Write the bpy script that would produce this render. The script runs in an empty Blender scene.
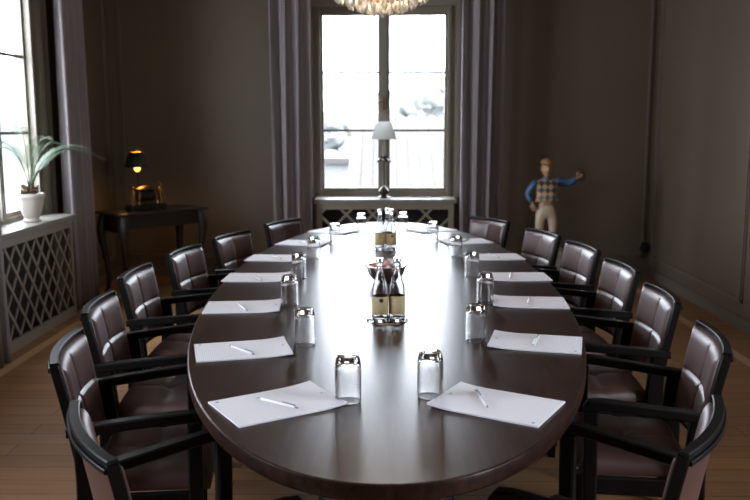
import bpy, bmesh, math, random
from mathutils import Vector, Matrix
from math import sin, cos, pi, radians, sqrt, exp
random.seed(7)
C = bpy.context.scene.collection
SC = bpy.context.scene

# ------------------------------------------------------------------ camera, world, exposure
cam_d = bpy.data.cameras.new('camera')
cam = bpy.data.objects.new('camera', cam_d); C.objects.link(cam)
F_PX, PITCH, YAW, ROLL = 829.2, 0.1492, -0.0135, -0.0022
cam_d.sensor_width = 36.0
cam_d.lens = F_PX / 750.0 * 36.0
cp, sp, cy, sy, cr, sr = cos(PITCH), sin(PITCH), cos(YAW), sin(YAW), cos(ROLL), sin(ROLL)
fwd = Vector((sy*cp, cy*cp, -sp)); rt = Vector((cy, -sy, 0)); up = rt.cross(fwd)
r2 = rt*cr + up*sr; u2 = up*cr - rt*sr
m3 = Matrix((r2, u2, -fwd)).transposed()
cam.matrix_world = Matrix.Translation((0, 0, 1.456)) @ m3.to_4x4()
cam_d.dof.use_dof = True
cam_d.dof.focus_distance = 2.5
cam_d.dof.aperture_fstop = 4.5
cam_d.clip_start = 0.05; cam_d.clip_end = 500
SC.camera = cam

SKY_STRENGTH = 21.5
w = bpy.data.worlds.new('overcast_sky'); SC.world = w; w.use_nodes = True
nt = w.node_tree; nt.nodes.clear()
out = nt.nodes.new('ShaderNodeOutputWorld'); bg = nt.nodes.new('ShaderNodeBackground')
tc = nt.nodes.new('ShaderNodeTexCoord'); no = nt.nodes.new('ShaderNodeTexNoise')
ramp = nt.nodes.new('ShaderNodeValToRGB')
no.inputs['Scale'].default_value = 2.5
ramp.color_ramp.elements[0].color = (0.80, 0.85, 1.0, 1); ramp.color_ramp.elements[1].color = (0.88, 0.91, 1.0, 1)
nt.links.new(tc.outputs['Generated'], no.inputs['Vector']); nt.links.new(no.outputs['Fac'], ramp.inputs['Fac'])
nt.links.new(ramp.outputs['Color'], bg.inputs['Color']); nt.links.new(bg.outputs['Background'], out.inputs['Surface'])
bg.inputs['Strength'].default_value = SKY_STRENGTH

def portal(name, loc, rot, sx, sz):
    d = bpy.data.lights.new(name, 'AREA'); d.shape = 'RECTANGLE'; d.size = sx; d.size_y = sz
    d.cycles.is_portal = True
    o = bpy.data.objects.new(name, d); C.objects.link(o); o.location = loc; o.rotation_euler = rot
portal('portal_back', (-0.02, 8.32, 1.68), (radians(-90), 0, 0), 1.4, 1.9)
portal('portal_left', (-2.78, 5.59, 1.68), (0, radians(-90), 0), 1.9, 1.45)
portal('portal_left', (-2.78, 1.79, 1.68), (0, radians(-90), 0), 1.9, 1.45)
portal('portal_right', (2.72, 1.29, 1.68), (0, radians(90), 0), 1.9, 1.45)

vs = SC.view_settings
vs.view_transform = 'Standard'; vs.look = 'None'; vs.gamma = 1.0; vs.use_curve_mapping = False
vs.exposure = 0.0
SC.cycles.max_bounces = 10; SC.cycles.diffuse_bounces = 4; SC.cycles.glossy_bounces = 4
SC.cycles.transmission_bounces = 10; SC.cycles.transparent_max_bounces = 12
SC.cycles.use_denoising = True; SC.cycles.caustics_refractive = False; SC.cycles.caustics_reflective = False
SC.cycles.sample_clamp_indirect = 6.0

# ------------------------------------------------------------------ materials
def mat(name, col, rough=0.5, metal=0.0, spec=0.5, noise=None, bump=None, trans=0.0, ior=1.45, sheen=0.0, emit=None, coat=0.0):
    m = bpy.data.materials.new(name); m.use_nodes = True
    n = m.node_tree; b = n.nodes['Principled BSDF']
    b.inputs['Base Color'].default_value = (*col, 1); b.inputs['Roughness'].default_value = rough
    b.inputs['Metallic'].default_value = metal; b.inputs['Specular IOR Level'].default_value = spec
    b.inputs['Transmission Weight'].default_value = trans; b.inputs['IOR'].default_value = ior
    b.inputs['Sheen Weight'].default_value = sheen; b.inputs['Coat Weight'].default_value = coat
    if emit:
        b.inputs['Emission Color'].default_value = (*emit[0], 1); b.inputs['Emission Strength'].default_value = emit[1]
    t = n.nodes.new('ShaderNodeTexCoord')
    if noise:                                   # (scale xyz, amount)
        mp = n.nodes.new('ShaderNodeMapping'); mp.inputs['Scale'].default_value = noise[0]
        tx = n.nodes.new('ShaderNodeTexNoise'); tx.inputs['Scale'].default_value = 1.0; tx.inputs['Detail'].default_value = 5
        rp = n.nodes.new('ShaderNodeValToRGB')
        a = noise[1]
        rp.color_ramp.elements[0].position = 0.3; rp.color_ramp.elements[1].position = 0.7
        rp.color_ramp.elements[0].color = tuple(c*(1-a) for c in col) + (1,)
        rp.color_ramp.elements[1].color = tuple(min(1, c*(1+a)) for c in col) + (1,)
        n.links.new(t.outputs['Object'], mp.inputs['Vector']); n.links.new(mp.outputs['Vector'], tx.inputs['Vector'])
        n.links.new(tx.outputs['Fac'], rp.inputs['Fac']); n.links.new(rp.outputs['Color'], b.inputs['Base Color'])
    if bump:                                    # (scale xyz, strength, distance)
        mp = n.nodes.new('ShaderNodeMapping'); mp.inputs['Scale'].default_value = bump[0]
        tx = n.nodes.new('ShaderNodeTexNoise'); tx.inputs['Scale'].default_value = 1.0; tx.inputs['Detail'].default_value = 4
        bp = n.nodes.new('ShaderNodeBump'); bp.inputs['Strength'].default_value = bump[1]; bp.inputs['Distance'].default_value = bump[2]
        n.links.new(t.outputs['Object'], mp.inputs['Vector']); n.links.new(mp.outputs['Vector'], tx.inputs['Vector'])
        n.links.new(tx.outputs['Fac'], bp.inputs['Height']); n.links.new(bp.outputs['Normal'], b.inputs['Normal'])
    return m

M = {}
M['wall'] = mat('wall_paint', (0.130, 0.099, 0.069), 0.55, noise=((1.2, 1.2, 1.2), 0.06), bump=((60, 60, 60), 0.1, 0.002))
M['trim'] = mat('trim_paint', (0.15, 0.125, 0.10), 0.4)
M['frame'] = mat('window_frame_paint', (0.20, 0.175, 0.135), 0.4, noise=((3, 3, 3), 0.06))
M['sill'] = mat('sill_paint', (0.22, 0.21, 0.185), 0.35, noise=((4, 4, 4), 0.05))
M['cover'] = mat('cover_paint', (0.245, 0.215, 0.17), 0.45, noise=((4, 4, 4), 0.06))
M['dark'] = mat('painted_interior_shade', (0.02, 0.018, 0.016), 0.8)
M['ceiling'] = mat('ceiling_paint', (0.24, 0.20, 0.155), 0.7, noise=((2, 2, 2), 0.04))
M['black_wood'] = mat('black_stained_wood', (0.0055, 0.0048, 0.005), 0.40, spec=0.20, noise=((14, 14, 2), 0.3), bump=((60, 60, 8), 0.12, 0.001))
M['console_wood'] = mat('aged_dark_wood', (0.018, 0.013, 0.010), 0.38, noise=((3, 20, 20), 0.3))
M['leather'] = mat('brown_leather', (0.074, 0.033, 0.030), 0.40, spec=0.85, noise=((9, 9, 9), 0.15), bump=((160, 160, 160), 0.12, 0.001))
M['curtain'] = mat('mauve_linen', (0.29, 0.255, 0.265), 0.85, noise=((40, 40, 6), 0.12), bump=((300, 300, 300), 0.2, 0.001), sheen=0.2)
M['paper'] = mat('white_paper', (0.80, 0.79, 0.84), 0.6)
M['pen'] = mat('white_plastic', (0.82, 0.82, 0.85), 0.25)
M['pen_grey'] = mat('grey_plastic', (0.22, 0.22, 0.25), 0.3)
M['glass'] = mat('clear_glass', (1, 1, 1), 0.0, trans=1.0, ior=1.46)
M['water'] = mat('bottle_glass', (0.97, 0.99, 1), 0.0, trans=1.0, ior=1.36)
M['label'] = mat('beige_label', (0.50, 0.38, 0.21), 0.6, noise=((60, 60, 60), 0.08))
M['label_mark'] = mat('dark_ink', (0.02, 0.02, 0.03), 0.5)
M['cap'] = mat('silver_cap', (0.8, 0.8, 0.82), 0.25, metal=0.9)
M['copper'] = mat('polished_silver', (0.85, 0.76, 0.68), 0.22, metal=1.0)
M['candy_red'] = mat('red_foil', (0.60, 0.14, 0.10), 0.3, metal=0.3)
M['candy_pink'] = mat('pink_foil', (0.75, 0.35, 0.30), 0.3, metal=0.3)
M['candy_white'] = mat('white_foil', (0.8, 0.8, 0.8), 0.3, metal=0.3)
M['brass'] = mat('old_brass', (0.20, 0.11, 0.035), 0.32, metal=1.0, noise=((20, 20, 20), 0.4))
M['bronze'] = mat('dark_bronze', (0.05, 0.035, 0.025), 0.35, metal=0.8)
M['pot'] = mat('white_glazed_ceramic', (0.50, 0.455, 0.41), 0.35, noise=((6, 6, 6), 0.04))
M['soil'] = mat('potting_soil', (0.03, 0.02, 0.012), 0.9, noise=((60, 60, 60), 0.4))
M['palm_trunk'] = mat('scaly_palm_trunk', (0.10, 0.055, 0.03), 0.8, noise=((40, 40, 40), 0.4))
M['frond'] = mat('palm_leaf', (0.055, 0.105, 0.045), 0.4, noise=((8, 8, 8), 0.25))
M['frond_pale'] = mat('pale_palm_leaf', (0.15, 0.205, 0.14), 0.4, noise=((8, 8, 8), 0.25))
M['shade_white'] = mat('white_pleated_fabric', (0.88, 0.88, 0.87), 0.8)
M['shade_dark'] = mat('dark_card_shade', (0.015, 0.011, 0.008), 0.7)
M['shade_inner'] = mat('gilded_shade_lining', (0.55, 0.33, 0.08), 0.4, metal=0.6)
M['bulb'] = mat('lit_bulb', (1, 0.7, 0.3), 0.4, emit=((1.0, 0.50, 0.07), 5.0))
M['chand_bulb'] = mat('chandelier_bulb', (1, 0.8, 0.5), 0.4, emit=((1.0, 0.80, 0.56), 220.0))
M['crystal'] = mat('cut_crystal', (1.0, 0.95, 0.86), 0.08, trans=0.6, ior=1.5, spec=0.8)
M['skin'] = mat('painted_skin', (0.50, 0.30, 0.18), 0.35)
M['trouser'] = mat('cream_painted_breeches', (0.62, 0.50, 0.38), 0.32, noise=((10, 10, 10), 0.08))
M['boot'] = mat('black_painted_boot', (0.02, 0.015, 0.012), 0.3)
M['blue'] = mat('blue_painted_sleeve', (0.045, 0.115, 0.24), 0.3, noise=((14, 14, 14), 0.12))
M['capcloth'] = mat('tan_painted_cap', (0.34, 0.20, 0.09), 0.35)
M['hair'] = mat('dark_painted_hair', (0.04, 0.025, 0.018), 0.4)
M['plinth'] = mat('cream_painted_plinth', (0.36, 0.33, 0.29), 0.5)
M['plinth_blue'] = mat('slate_blue_paint', (0.06, 0.09, 0.14), 0.45)
M['black_plastic'] = mat('black_plastic', (0.012, 0.012, 0.012), 0.4)
M['mech'] = mat('blackened_iron', (0.02, 0.016, 0.012), 0.4, metal=0.6)
M['roof'] = mat('pale_roof_tile', (0.041, 0.036, 0.035), 0.8, noise=((1.5, 1.5, 1.5), 0.12))
M['render'] = mat('white_outside_render', (0.13, 0.13, 0.13), 0.8)
M['grass'] = mat('outside_lawn', (0.05, 0.055, 0.045), 0.9, noise=((0.3, 0.3, 0.3), 0.2))
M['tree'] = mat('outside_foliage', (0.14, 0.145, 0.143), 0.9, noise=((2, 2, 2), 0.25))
M['hill'] = mat('hazy_hill', (0.045, 0.048, 0.049), 0.9, noise=((0.05, 0.05, 0.05), 0.08))
M['bark'] = mat('bark', (0.08, 0.07, 0.06), 0.9)

def make_pane():
    m = bpy.data.materials.new('window_glass'); m.use_nodes = True
    n = m.node_tree; n.nodes.clear()
    o = n.nodes.new('ShaderNodeOutputMaterial'); mx = n.nodes.new('ShaderNodeMixShader')
    t = n.nodes.new('ShaderNodeBsdfTransparent'); g = n.nodes.new('ShaderNodeBsdfGlossy'); f = n.nodes.new('ShaderNodeLayerWeight'); pw = n.nodes.new('ShaderNodeMath'); pw.operation = 'POWER'; pw.inputs[1].default_value = 4.0; ml = n.nodes.new('ShaderNodeMath'); ml.operation = 'MULTIPLY_ADD'; ml.inputs[1].default_value = 0.6; ml.inputs[2].default_value = 0.03
    t.inputs['Color'].default_value = (0.96, 0.98, 0.97, 1); g.inputs['Roughness'].default_value = 0.0; f.inputs['Blend'].default_value = 0.5
    n.links.new(f.outputs['Facing'], pw.inputs[0]); n.links.new(pw.outputs[0], ml.inputs[0]); n.links.new(ml.outputs[0], mx.inputs[0]); n.links.new(t.outputs[0], mx.inputs[1]); n.links.new(g.outputs[0], mx.inputs[2])
    n.links.new(mx.outputs[0], o.inputs['Surface'])
    return m
M['pane'] = make_pane()
def make_shade():
    m = M['shade_white']; n = m.node_tree; b = n.nodes['Principled BSDF']; o = n.nodes['Material Output']
    tr = n.nodes.new('ShaderNodeBsdfTranslucent'); tr.inputs['Color'].default_value = (0.9, 0.9, 0.89, 1)
    mx = n.nodes.new('ShaderNodeMixShader'); mx.inputs[0].default_value = 0.55
    n.links.new(b.outputs[0], mx.inputs[1]); n.links.new(tr.outputs[0], mx.inputs[2]); n.links.new(mx.outputs[0], o.inputs['Surface'])
make_shade()

def make_curtain_mat():
    m = M['curtain']; n = m.node_tree; b = n.nodes['Principled BSDF']; o = n.nodes['Material Output']
    tr = n.nodes.new('ShaderNodeBsdfTranslucent'); tr.inputs['Color'].default_value = (0.30, 0.27, 0.31, 1)
    mx = n.nodes.new('ShaderNodeMixShader'); mx.inputs[0].default_value = 0.20
    n.links.new(b.outputs[0], mx.inputs[1]); n.links.new(tr.outputs[0], mx.inputs[2]); n.links.new(mx.outputs[0], o.inputs['Surface'])
make_curtain_mat()

def make_wood_table():
    m = bpy.data.materials.new('dark_wenge_veneer'); m.use_nodes = True
    n = m.node_tree; b = n.nodes['Principled BSDF']
    t = n.nodes.new('ShaderNodeTexCoord'); mp = n.nodes.new('ShaderNodeMapping'); mp.inputs['Scale'].default_value = (60, 5, 30)
    mp.inputs['Rotation'].default_value = (0, 0, radians(18))
    tx = n.nodes.new('ShaderNodeTexNoise'); tx.inputs['Scale'].default_value = 1; tx.inputs['Detail'].default_value = 6; tx.inputs['Roughness'].default_value = 0.65
    rp = n.nodes.new('ShaderNodeValToRGB')
    rp.color_ramp.elements[0].position = 0.32; rp.color_ramp.elements[1].position = 0.72
    rp.color_ramp.elements[0].color = (0.008, 0.0034, 0.0026, 1); rp.color_ramp.elements[1].color = (0.052, 0.021, 0.014, 1)
    n.links.new(t.outputs['Object'], mp.inputs['Vector']); n.links.new(mp.outputs['Vector'], tx.inputs['Vector'])
    n.links.new(tx.outputs['Fac'], rp.inputs['Fac']); n.links.new(rp.outputs['Color'], b.inputs['Base Color'])
    bp = n.nodes.new('ShaderNodeBump'); bp.inputs['Strength'].default_value = 0.25; bp.inputs['Distance'].default_value = 0.0008
    n.links.new(tx.outputs['Fac'], bp.inputs['Height']); n.links.new(bp.outputs['Normal'], b.inputs['Normal'])
    b.inputs['Roughness'].default_value = 0.30; b.inputs['Specular IOR Level'].default_value = 0.42
    return m
M['table'] = make_wood_table()

def make_floor():
    m = bpy.data.materials.new('oak_parquet'); m.use_nodes = True
    n = m.node_tree; b = n.nodes['Principled BSDF']
    t = n.nodes.new('ShaderNodeTexCoord')
    br = n.nodes.new('ShaderNodeTexBrick'); br.offset = 0.37; br.inputs['Scale'].default_value = 1.0
    br.inputs['Brick Width'].default_value = 1.7; br.inputs['Row Height'].default_value = 0.13
    br.inputs['Mortar Size'].default_value = 0.0016; br.inputs['Color1'].default_value = (0.37, 0.195, 0.092, 1)
    br.inputs['Color2'].default_value = (0.285, 0.148, 0.072, 1); br.inputs['Mortar'].default_value = (0.03, 0.016, 0.01, 1)
    n.links.new(t.outputs['Object'], br.inputs['Vector'])
    mp = n.nodes.new('ShaderNodeMapping'); mp.inputs['Scale'].default_value = (3, 50, 1)
    tx = n.nodes.new('ShaderNodeTexNoise'); tx.inputs['Scale'].default_value = 1; tx.inputs['Detail'].default_value = 6
    n.links.new(t.outputs['Object'], mp.inputs['Vector']); n.links.new(mp.outputs['Vector'], tx.inputs['Vector'])
    rp = n.nodes.new('ShaderNodeValToRGB'); rp.color_ramp.elements[0].color = (0.62, 0.62, 0.62, 1); rp.color_ramp.elements[1].color = (1.25, 1.22, 1.18, 1)
    mx = n.nodes.new('ShaderNodeMix'); mx.data_type = 'RGBA'; mx.blend_type = 'MULTIPLY'; mx.inputs['Factor'].default_value = 1
    n.links.new(tx.outputs['Fac'], rp.inputs['Fac']); n.links.new(br.outputs['Color'], mx.inputs[6]); n.links.new(rp.outputs['Color'], mx.inputs[7])
    sx_ = n.nodes.new('ShaderNodeSeparateXYZ'); ab = n.nodes.new('ShaderNodeMath'); ab.operation = 'ABSOLUTE'; cm_ = n.nodes.new('ShaderNodeMath'); cm_.operation = 'COMPARE'
    ad = n.nodes.new('ShaderNodeMath'); ad.operation = 'ADD'; ad.inputs[1].default_value = 0.03; cm_.inputs[1].default_value = 2.27; cm_.inputs[2].default_value = 0.035
    n.links.new(t.outputs['Object'], sx_.inputs[0]); n.links.new(sx_.outputs['X'], ad.inputs[0]); n.links.new(ad.outputs[0], ab.inputs[0]); n.links.new(ab.outputs[0], cm_.inputs[0])
    mb = n.nodes.new('ShaderNodeMix'); mb.data_type = 'RGBA'; mb.inputs[7].default_value = (0.52, 0.33, 0.18, 1)
    n.links.new(cm_.outputs[0], mb.inputs['Factor']); n.links.new(mx.outputs[2], mb.inputs[6]); n.links.new(mb.outputs[2], b.inputs['Base Color'])
    bp = n.nodes.new('ShaderNodeBump'); bp.inputs['Strength'].default_value = 0.15; bp.inputs['Distance'].default_value = 0.001
    n.links.new(tx.outputs['Fac'], bp.inputs['Height']); n.links.new(bp.outputs['Normal'], b.inputs['Normal'])
    b.inputs['Roughness'].default_value = 0.55; b.inputs['Specular IOR Level'].default_value = 0.18
    return m
M['floor'] = make_floor()

def make_pad_paper():
    """white pad page with a fine printed grid and a small grey mark in two corners"""
    m = bpy.data.materials.new('gridded_pad_paper'); m.use_nodes = True
    n = m.node_tree; b = n.nodes['Principled BSDF']; b.inputs['Roughness'].default_value = 0.6
    t = n.nodes.new('ShaderNodeTexCoord'); br = n.nodes.new('ShaderNodeTexBrick'); br.offset = 0
    br.inputs['Scale'].default_value = 1; br.inputs['Brick Width'].default_value = 0.006; br.inputs['Row Height'].default_value = 0.006
    br.inputs['Mortar Size'].default_value = 0.0004
    br.inputs['Color1'].default_value = br.inputs['Color2'].default_value = (0.88, 0.86, 0.91, 1); br.inputs['Mortar'].default_value = (0.66, 0.66, 0.74, 1)
    n.links.new(t.outputs['Object'], br.inputs['Vector']); n.links.new(br.outputs['Color'], b.inputs['Base Color'])
    return m
M['pad'] = make_pad_paper()

def make_harlequin():
    m = bpy.data.materials.new('blue_and_gold_harlequin'); m.use_nodes = True
    n = m.node_tree; b = n.nodes['Principled BSDF']; b.inputs['Roughness'].default_value = 0.32
    t = n.nodes.new('ShaderNodeTexCoord'); mp = n.nodes.new('ShaderNodeMapping')
    mp.inputs['Rotation'].default_value = (0, radians(45), 0); mp.inputs['Scale'].default_value = (1, 0.0, 0.85)
    mp.vector_type = 'POINT'
    ch = n.nodes.new('ShaderNodeTexChecker'); ch.inputs['Scale'].default_value = 26
    ch.inputs['Color1'].default_value = (0.58, 0.36, 0.13, 1); ch.inputs['Color2'].default_value = (0.04, 0.09, 0.18, 1)
    ad = n.nodes.new('ShaderNodeVectorMath'); ad.operation = 'ADD'; ad.inputs[1].default_value = (0.003, 0.017, 0.004)
    n.links.new(t.outputs['Object'], mp.inputs['Vector']); n.links.new(mp.outputs['Vector'], ad.inputs[0])
    n.links.new(ad.outputs[0], ch.inputs['Vector']); n.links.new(ch.outputs['Color'], b.inputs['Base Color'])
    return m
M['harlequin'] = make_harlequin()

# ------------------------------------------------------------------ builders
def B(): return bmesh.new()

def add_box(bm, x0, x1, y0, y1, z0, z1, mtx=None, bev=0.0):
    r = bmesh.ops.create_cube(bm, size=1.0)
    vs_ = r['verts']
    S = Matrix.Translation(((x0+x1)/2, (y0+y1)/2, (z0+z1)/2)) @ Matrix.Diagonal((abs(x1-x0), abs(y1-y0), abs(z1-z0), 1))
    if mtx is not None: S = mtx @ S
    bmesh.ops.transform(bm, matrix=S, verts=vs_)
    if bev > 0:
        es = list({e for v in vs_ for e in v.link_edges})
        bmesh.ops.bevel(bm, geom=es, offset=bev, segments=2, affect='EDGES', profile=0.5)

def add_lathe(bm, prof, n=24, mtx=None, close=False):
    """prof: list of (r,z); revolve round z"""
    rings = []
    for r, z in prof:
        if r < 1e-6: rings.append([bm.verts.new((0, 0, z))])
        else: rings.append([bm.verts.new((r*cos(2*pi*k/n), r*sin(2*pi*k/n), z)) for k in range(n)])
    pairs = list(zip(rings[:-1], rings[1:]))
    if close: pairs.append((rings[-1], rings[0]))
    for a, b in pairs:
        for k in range(n):
            k2 = (k+1) % n
            if len(a) == 1 and len(b) == 1: continue
            if len(a) == 1: bm.faces.new((a[0], b[k2], b[k]))
            elif len(b) == 1: bm.faces.new((a[k], a[k2], b[0]))
            else: bm.faces.new((a[k], a[k2], b[k2], b[k]))
    if mtx is not None: bmesh.ops.transform(bm, matrix=mtx, verts=[v for r in rings for v in r])

def add_tube(bm, pts, rad, n=8, cap=True):
    pts = [Vector(p) for p in pts]
    rads = rad if isinstance(rad, (list, tuple)) else [rad]*len(pts)
    rings = []; prev = None
    for i, p in enumerate(pts):
        d = (pts[min(i+1, len(pts)-1)] - pts[max(i-1, 0)]).normalized()
        if prev is None:
            a = Vector((0, 0, 1)) if abs(d.z) < 0.9 else Vector((1, 0, 0))
            x = d.cross(a).normalized()
        else:
            x = (prev - d*prev.dot(d)).normalized()
        prev = x; y = d.cross(x)
        rings.append([bm.verts.new(p + (x*cos(2*pi*k/n) + y*sin(2*pi*k/n))*rads[i]) for k in range(n)])
    for a, b in zip(rings[:-1], rings[1:]):
        for k in range(n): bm.faces.new((a[k], a[(k+1) % n], b[(k+1) % n], b[k]))
    if cap:
        bm.faces.new(rings[0][::-1]); bm.faces.new(rings[-1])

def add_sweep(bm, pts, frames, cap=True):
    """pts: centre points; frames: list of (ux,uy,hw,hh) vectors and half sizes -> rectangular bar with softened corners"""
    rings = []
    for p, (ux, uy, a, b) in zip(pts, frames):
        p = Vector(p); ux = Vector(ux).normalized(); uy = Vector(uy).normalized(); c = min(a, b)*0.3
        q = [(a-c, -b), (a, -b+c), (a, b-c), (a-c, b), (-a+c, b), (-a, b-c), (-a, -b+c), (-a+c, -b)]
        rings.append([bm.verts.new(p + ux*s + uy*t) for s, t in q])
    for a, b in zip(rings[:-1], rings[1:]):
        for k in range(8): bm.faces.new((a[k], a[(k+1) % 8], b[(k+1) % 8], b[k]))
    if cap:
        bm.faces.new(rings[0][::-1]); bm.faces.new(rings[-1])

def add_strip(bm, p, q, width, depth, normal):
    """a flat batten from p to q; width across, depth along normal"""
    p, q, nn = Vector(p), Vector(q), Vector(normal).normalized()
    s = (q-p).normalized().cross(nn)*width/2
    vs_ = [bm.verts.new(v) for v in (p-s, p+s, q+s, q-s, p-s+nn*depth, p+s+nn*depth, q+s+nn*depth, q-s+nn*depth)]
    for f in ((0, 1, 2, 3), (7, 6, 5, 4), (0, 4, 5, 1), (1, 5, 6, 2), (2, 6, 7, 3), (3, 7, 4, 0)):
        bm.faces.new([vs_[i] for i in f])

def obj(name, bm, m, parent=None, smooth=None, loc=None):
    bmesh.ops.recalc_face_normals(bm, faces=bm.faces)
    me = bpy.data.meshes.new(name); bm.to_mesh(me); bm.free()
    for mm in (m if isinstance(m, list) else [m]): me.materials.append(mm)
    o = bpy.data.objects.new(name, me); C.objects.link(o)
    if smooth is not None:
        me.polygons.foreach_set('use_smooth', [True]*len(me.polygons))
        if smooth < 180:
            bmx = bmesh.new(); bmx.from_mesh(me)
            for e in bmx.edges:
                if len(e.link_faces) == 2 and e.calc_face_angle(0) > radians(smooth): e.smooth = False
            bmx.to_mesh(me); bmx.free()
    if parent is not None: o.parent = parent
    if loc is not None: o.location = loc
    return o

def tag(o, label, cat, group=None, kind=None):
    o['label'] = label; o['category'] = cat
    if group: o['group'] = group
    if kind: o['kind'] = kind
    return o

def thing(name, label, cat, loc=(0, 0, 0), rz=0.0, group=None, kind=None):
    o = bpy.data.objects.new(name, None); C.objects.link(o); o.empty_display_size = 0.1
    o.location = loc; o.rotation_euler = (0, 0, rz)
    return tag(o, label, cat, group, kind)

def dup(root, loc, rz, label, group=None):
    r = root.copy(); C.objects.link(r); r.location = loc; r.rotation_euler = (0, 0, rz); r['label'] = label
    if group: r['group'] = group
    for ch in list(root.children):
        c = ch.copy(); C.objects.link(c); c.parent = r
        for g in list(ch.children):
            d = g.copy(); C.objects.link(d); d.parent = c
    return r

ORD = ['nearest the camera', 'second from the camera', 'third from the camera', 'fourth from the camera',
       'third from the window end', 'second from the window end', 'closest to the window end']

# ------------------------------------------------------------------ room shell
XL, XR, YB, YF, H = -2.62, 2.56, 8.0, -1.8, 3.0
WZ0, WZ1 = 0.77, 2.56
bm = B(); add_box(bm, XL-0.13, XR+0.13, YF-0.25, YB+0.35, -0.15, 0.0)
tag(obj('floor', bm, M['floor']), 'brown oak board floor of the room', 'floor', kind='structure')
bm = B(); add_box(bm, XL-0.13, XR+0.13, YF-0.25, YB+0.35, H, H+0.15)
tag(obj('ceiling', bm, M['ceiling']), 'ceiling above the meeting table', 'ceiling', kind='structure')
RW = (0.60, 1.98)
bm = B(); add_box(bm, XR, XR+0.13, YF-0.25, RW[0], 0, H); add_box(bm, XR, XR+0.13, RW[1], YB+0.35, 0, H)
add_box(bm, XR, XR+0.13, RW[0], RW[1], 0, WZ0); add_box(bm, XR, XR+0.13, RW[0], RW[1], WZ1, H)
tag(obj('wall_right', bm, M['wall']), 'dark taupe panelled wall on the right', 'wall', kind='structure')
bm = B(); add_box(bm, XL-0.13, XR+0.13, YF-0.25, YF, 0, H)
tag(obj('wall_front', bm, M['wall']), 'dark wall behind the camera', 'wall', kind='structure')
BW0, BW1 = -0.70, 0.66
bm = B()
add_box(bm, XL-0.13, BW0, YB, YB+0.35, 0, H); add_box(bm, BW1, XR+0.13, YB, YB+0.35, 0, H)
add_box(bm, BW0, BW1, YB, YB+0.35, 0, WZ0); add_box(bm, BW0, BW1, YB, YB+0.35, WZ1, H)
tag(obj('wall_back', bm, M['wall']), 'dark taupe back wall around the middle window', 'wall', kind='structure')
LW = [(4.90, 6.28), (1.10, 2.48)]
bm = B()
ys = [YF-0.25, LW[1][0], LW[1][1], LW[0][0], LW[0][1], YB]
for a, b in ((ys[0], ys[1]), (ys[2], ys[3]), (ys[4], ys[5])): add_box(bm, XL-0.13, XL, a, b, 0, H)
for a, b in LW:
    add_box(bm, XL-0.13, XL, a, b, 0, WZ0); add_box(bm, XL-0.13, XL, a, b, WZ1, H)
tag(obj('wall_left', bm, M['wall']), 'dark taupe wall on the left with windows', 'wall', kind='structure')

# baseboards (board with a small moulded top)
def baseboard(name, p, q, nrm, label):
    bm = B(); p, q, nv = Vector(p), Vector(q), Vector(nrm)
    for z0, z1, d in ((0, 0.06, 0.022), (0.06, 0.085, 0.016)):
        a = p + Vector((0, 0, (z0+z1)/2)); b = q + Vector((0, 0, (z0+z1)/2))
        add_strip(bm, a, b, z1-z0, d, nv)
    tag(obj(name, bm, M['trim']), label, 'baseboard', kind='structure')
baseboard('baseboard_right', (XR, YF, 0), (XR, YB, 0), (-1, 0, 0), 'low baseboard along the right wall')
baseboard('baseboard_back', (XL, YB, 0), (XR, YB, 0), (0, -1, 0), 'low baseboard along the back wall')
baseboard('baseboard_left', (XL, YF, 0), (XL, YB, 0), (1, 0, 0), 'low baseboard along the left wall')

# wall panel mouldings
def moulding(name, corners, nrm, label):
    bm = B(); nv = Vector(nrm)
    cs = [Vector(c) for c in corners]; cen = sum(cs, Vector())/4
    for k in range(4):
        a, b = cs[k], cs[(k+1) % 4]; d = (b-a).normalized()*0.018
        add_strip(bm, a-d, b+d, 0.036, 0.010, nv)
        ins = (cen-(a+b)/2).normalized()*0.006
        add_strip(bm, a+ins-d*0.4, b+ins+d*0.4, 0.014, 0.019, nv)
    tag(obj(name, bm, M['trim']), label, 'wall moulding', kind='structure')
moulding('trim_1', [(-2.52, YB, .2), (-0.98, YB, .2), (-0.98, YB, 2.85), (-2.52, YB, 2.85)], (0, -1, 0), 'panel moulding on the back wall left of the window')
moulding('trim_2', [(0.98, YB, .2), (2.49, YB, .2), (2.49, YB, 2.85), (0.98, YB, 2.85)], (0, -1, 0), 'panel moulding on the back wall behind the statue')
moulding('trim_3', [(XR, 7.88, .2), (XR, 5.88, .2), (XR, 5.88, 2.85), (XR, 7.88, 2.85)], (-1, 0, 0), 'far panel moulding on the right wall')
moulding('trim_4', [(XR, 5.5, .2), (XR, 3.3, .2), (XR, 3.3, 2.85), (XR, 5.5, 2.85)], (-1, 0, 0), 'nearer panel moulding on the right wall')
moulding('trim_5', [(XL, 6.5, .2), (XL, 7.85, .2), (XL, 7.85, 2.85), (XL, 6.5, 2.85)], (1, 0, 0), 'panel moulding on the left wall behind the curtain')

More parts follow.
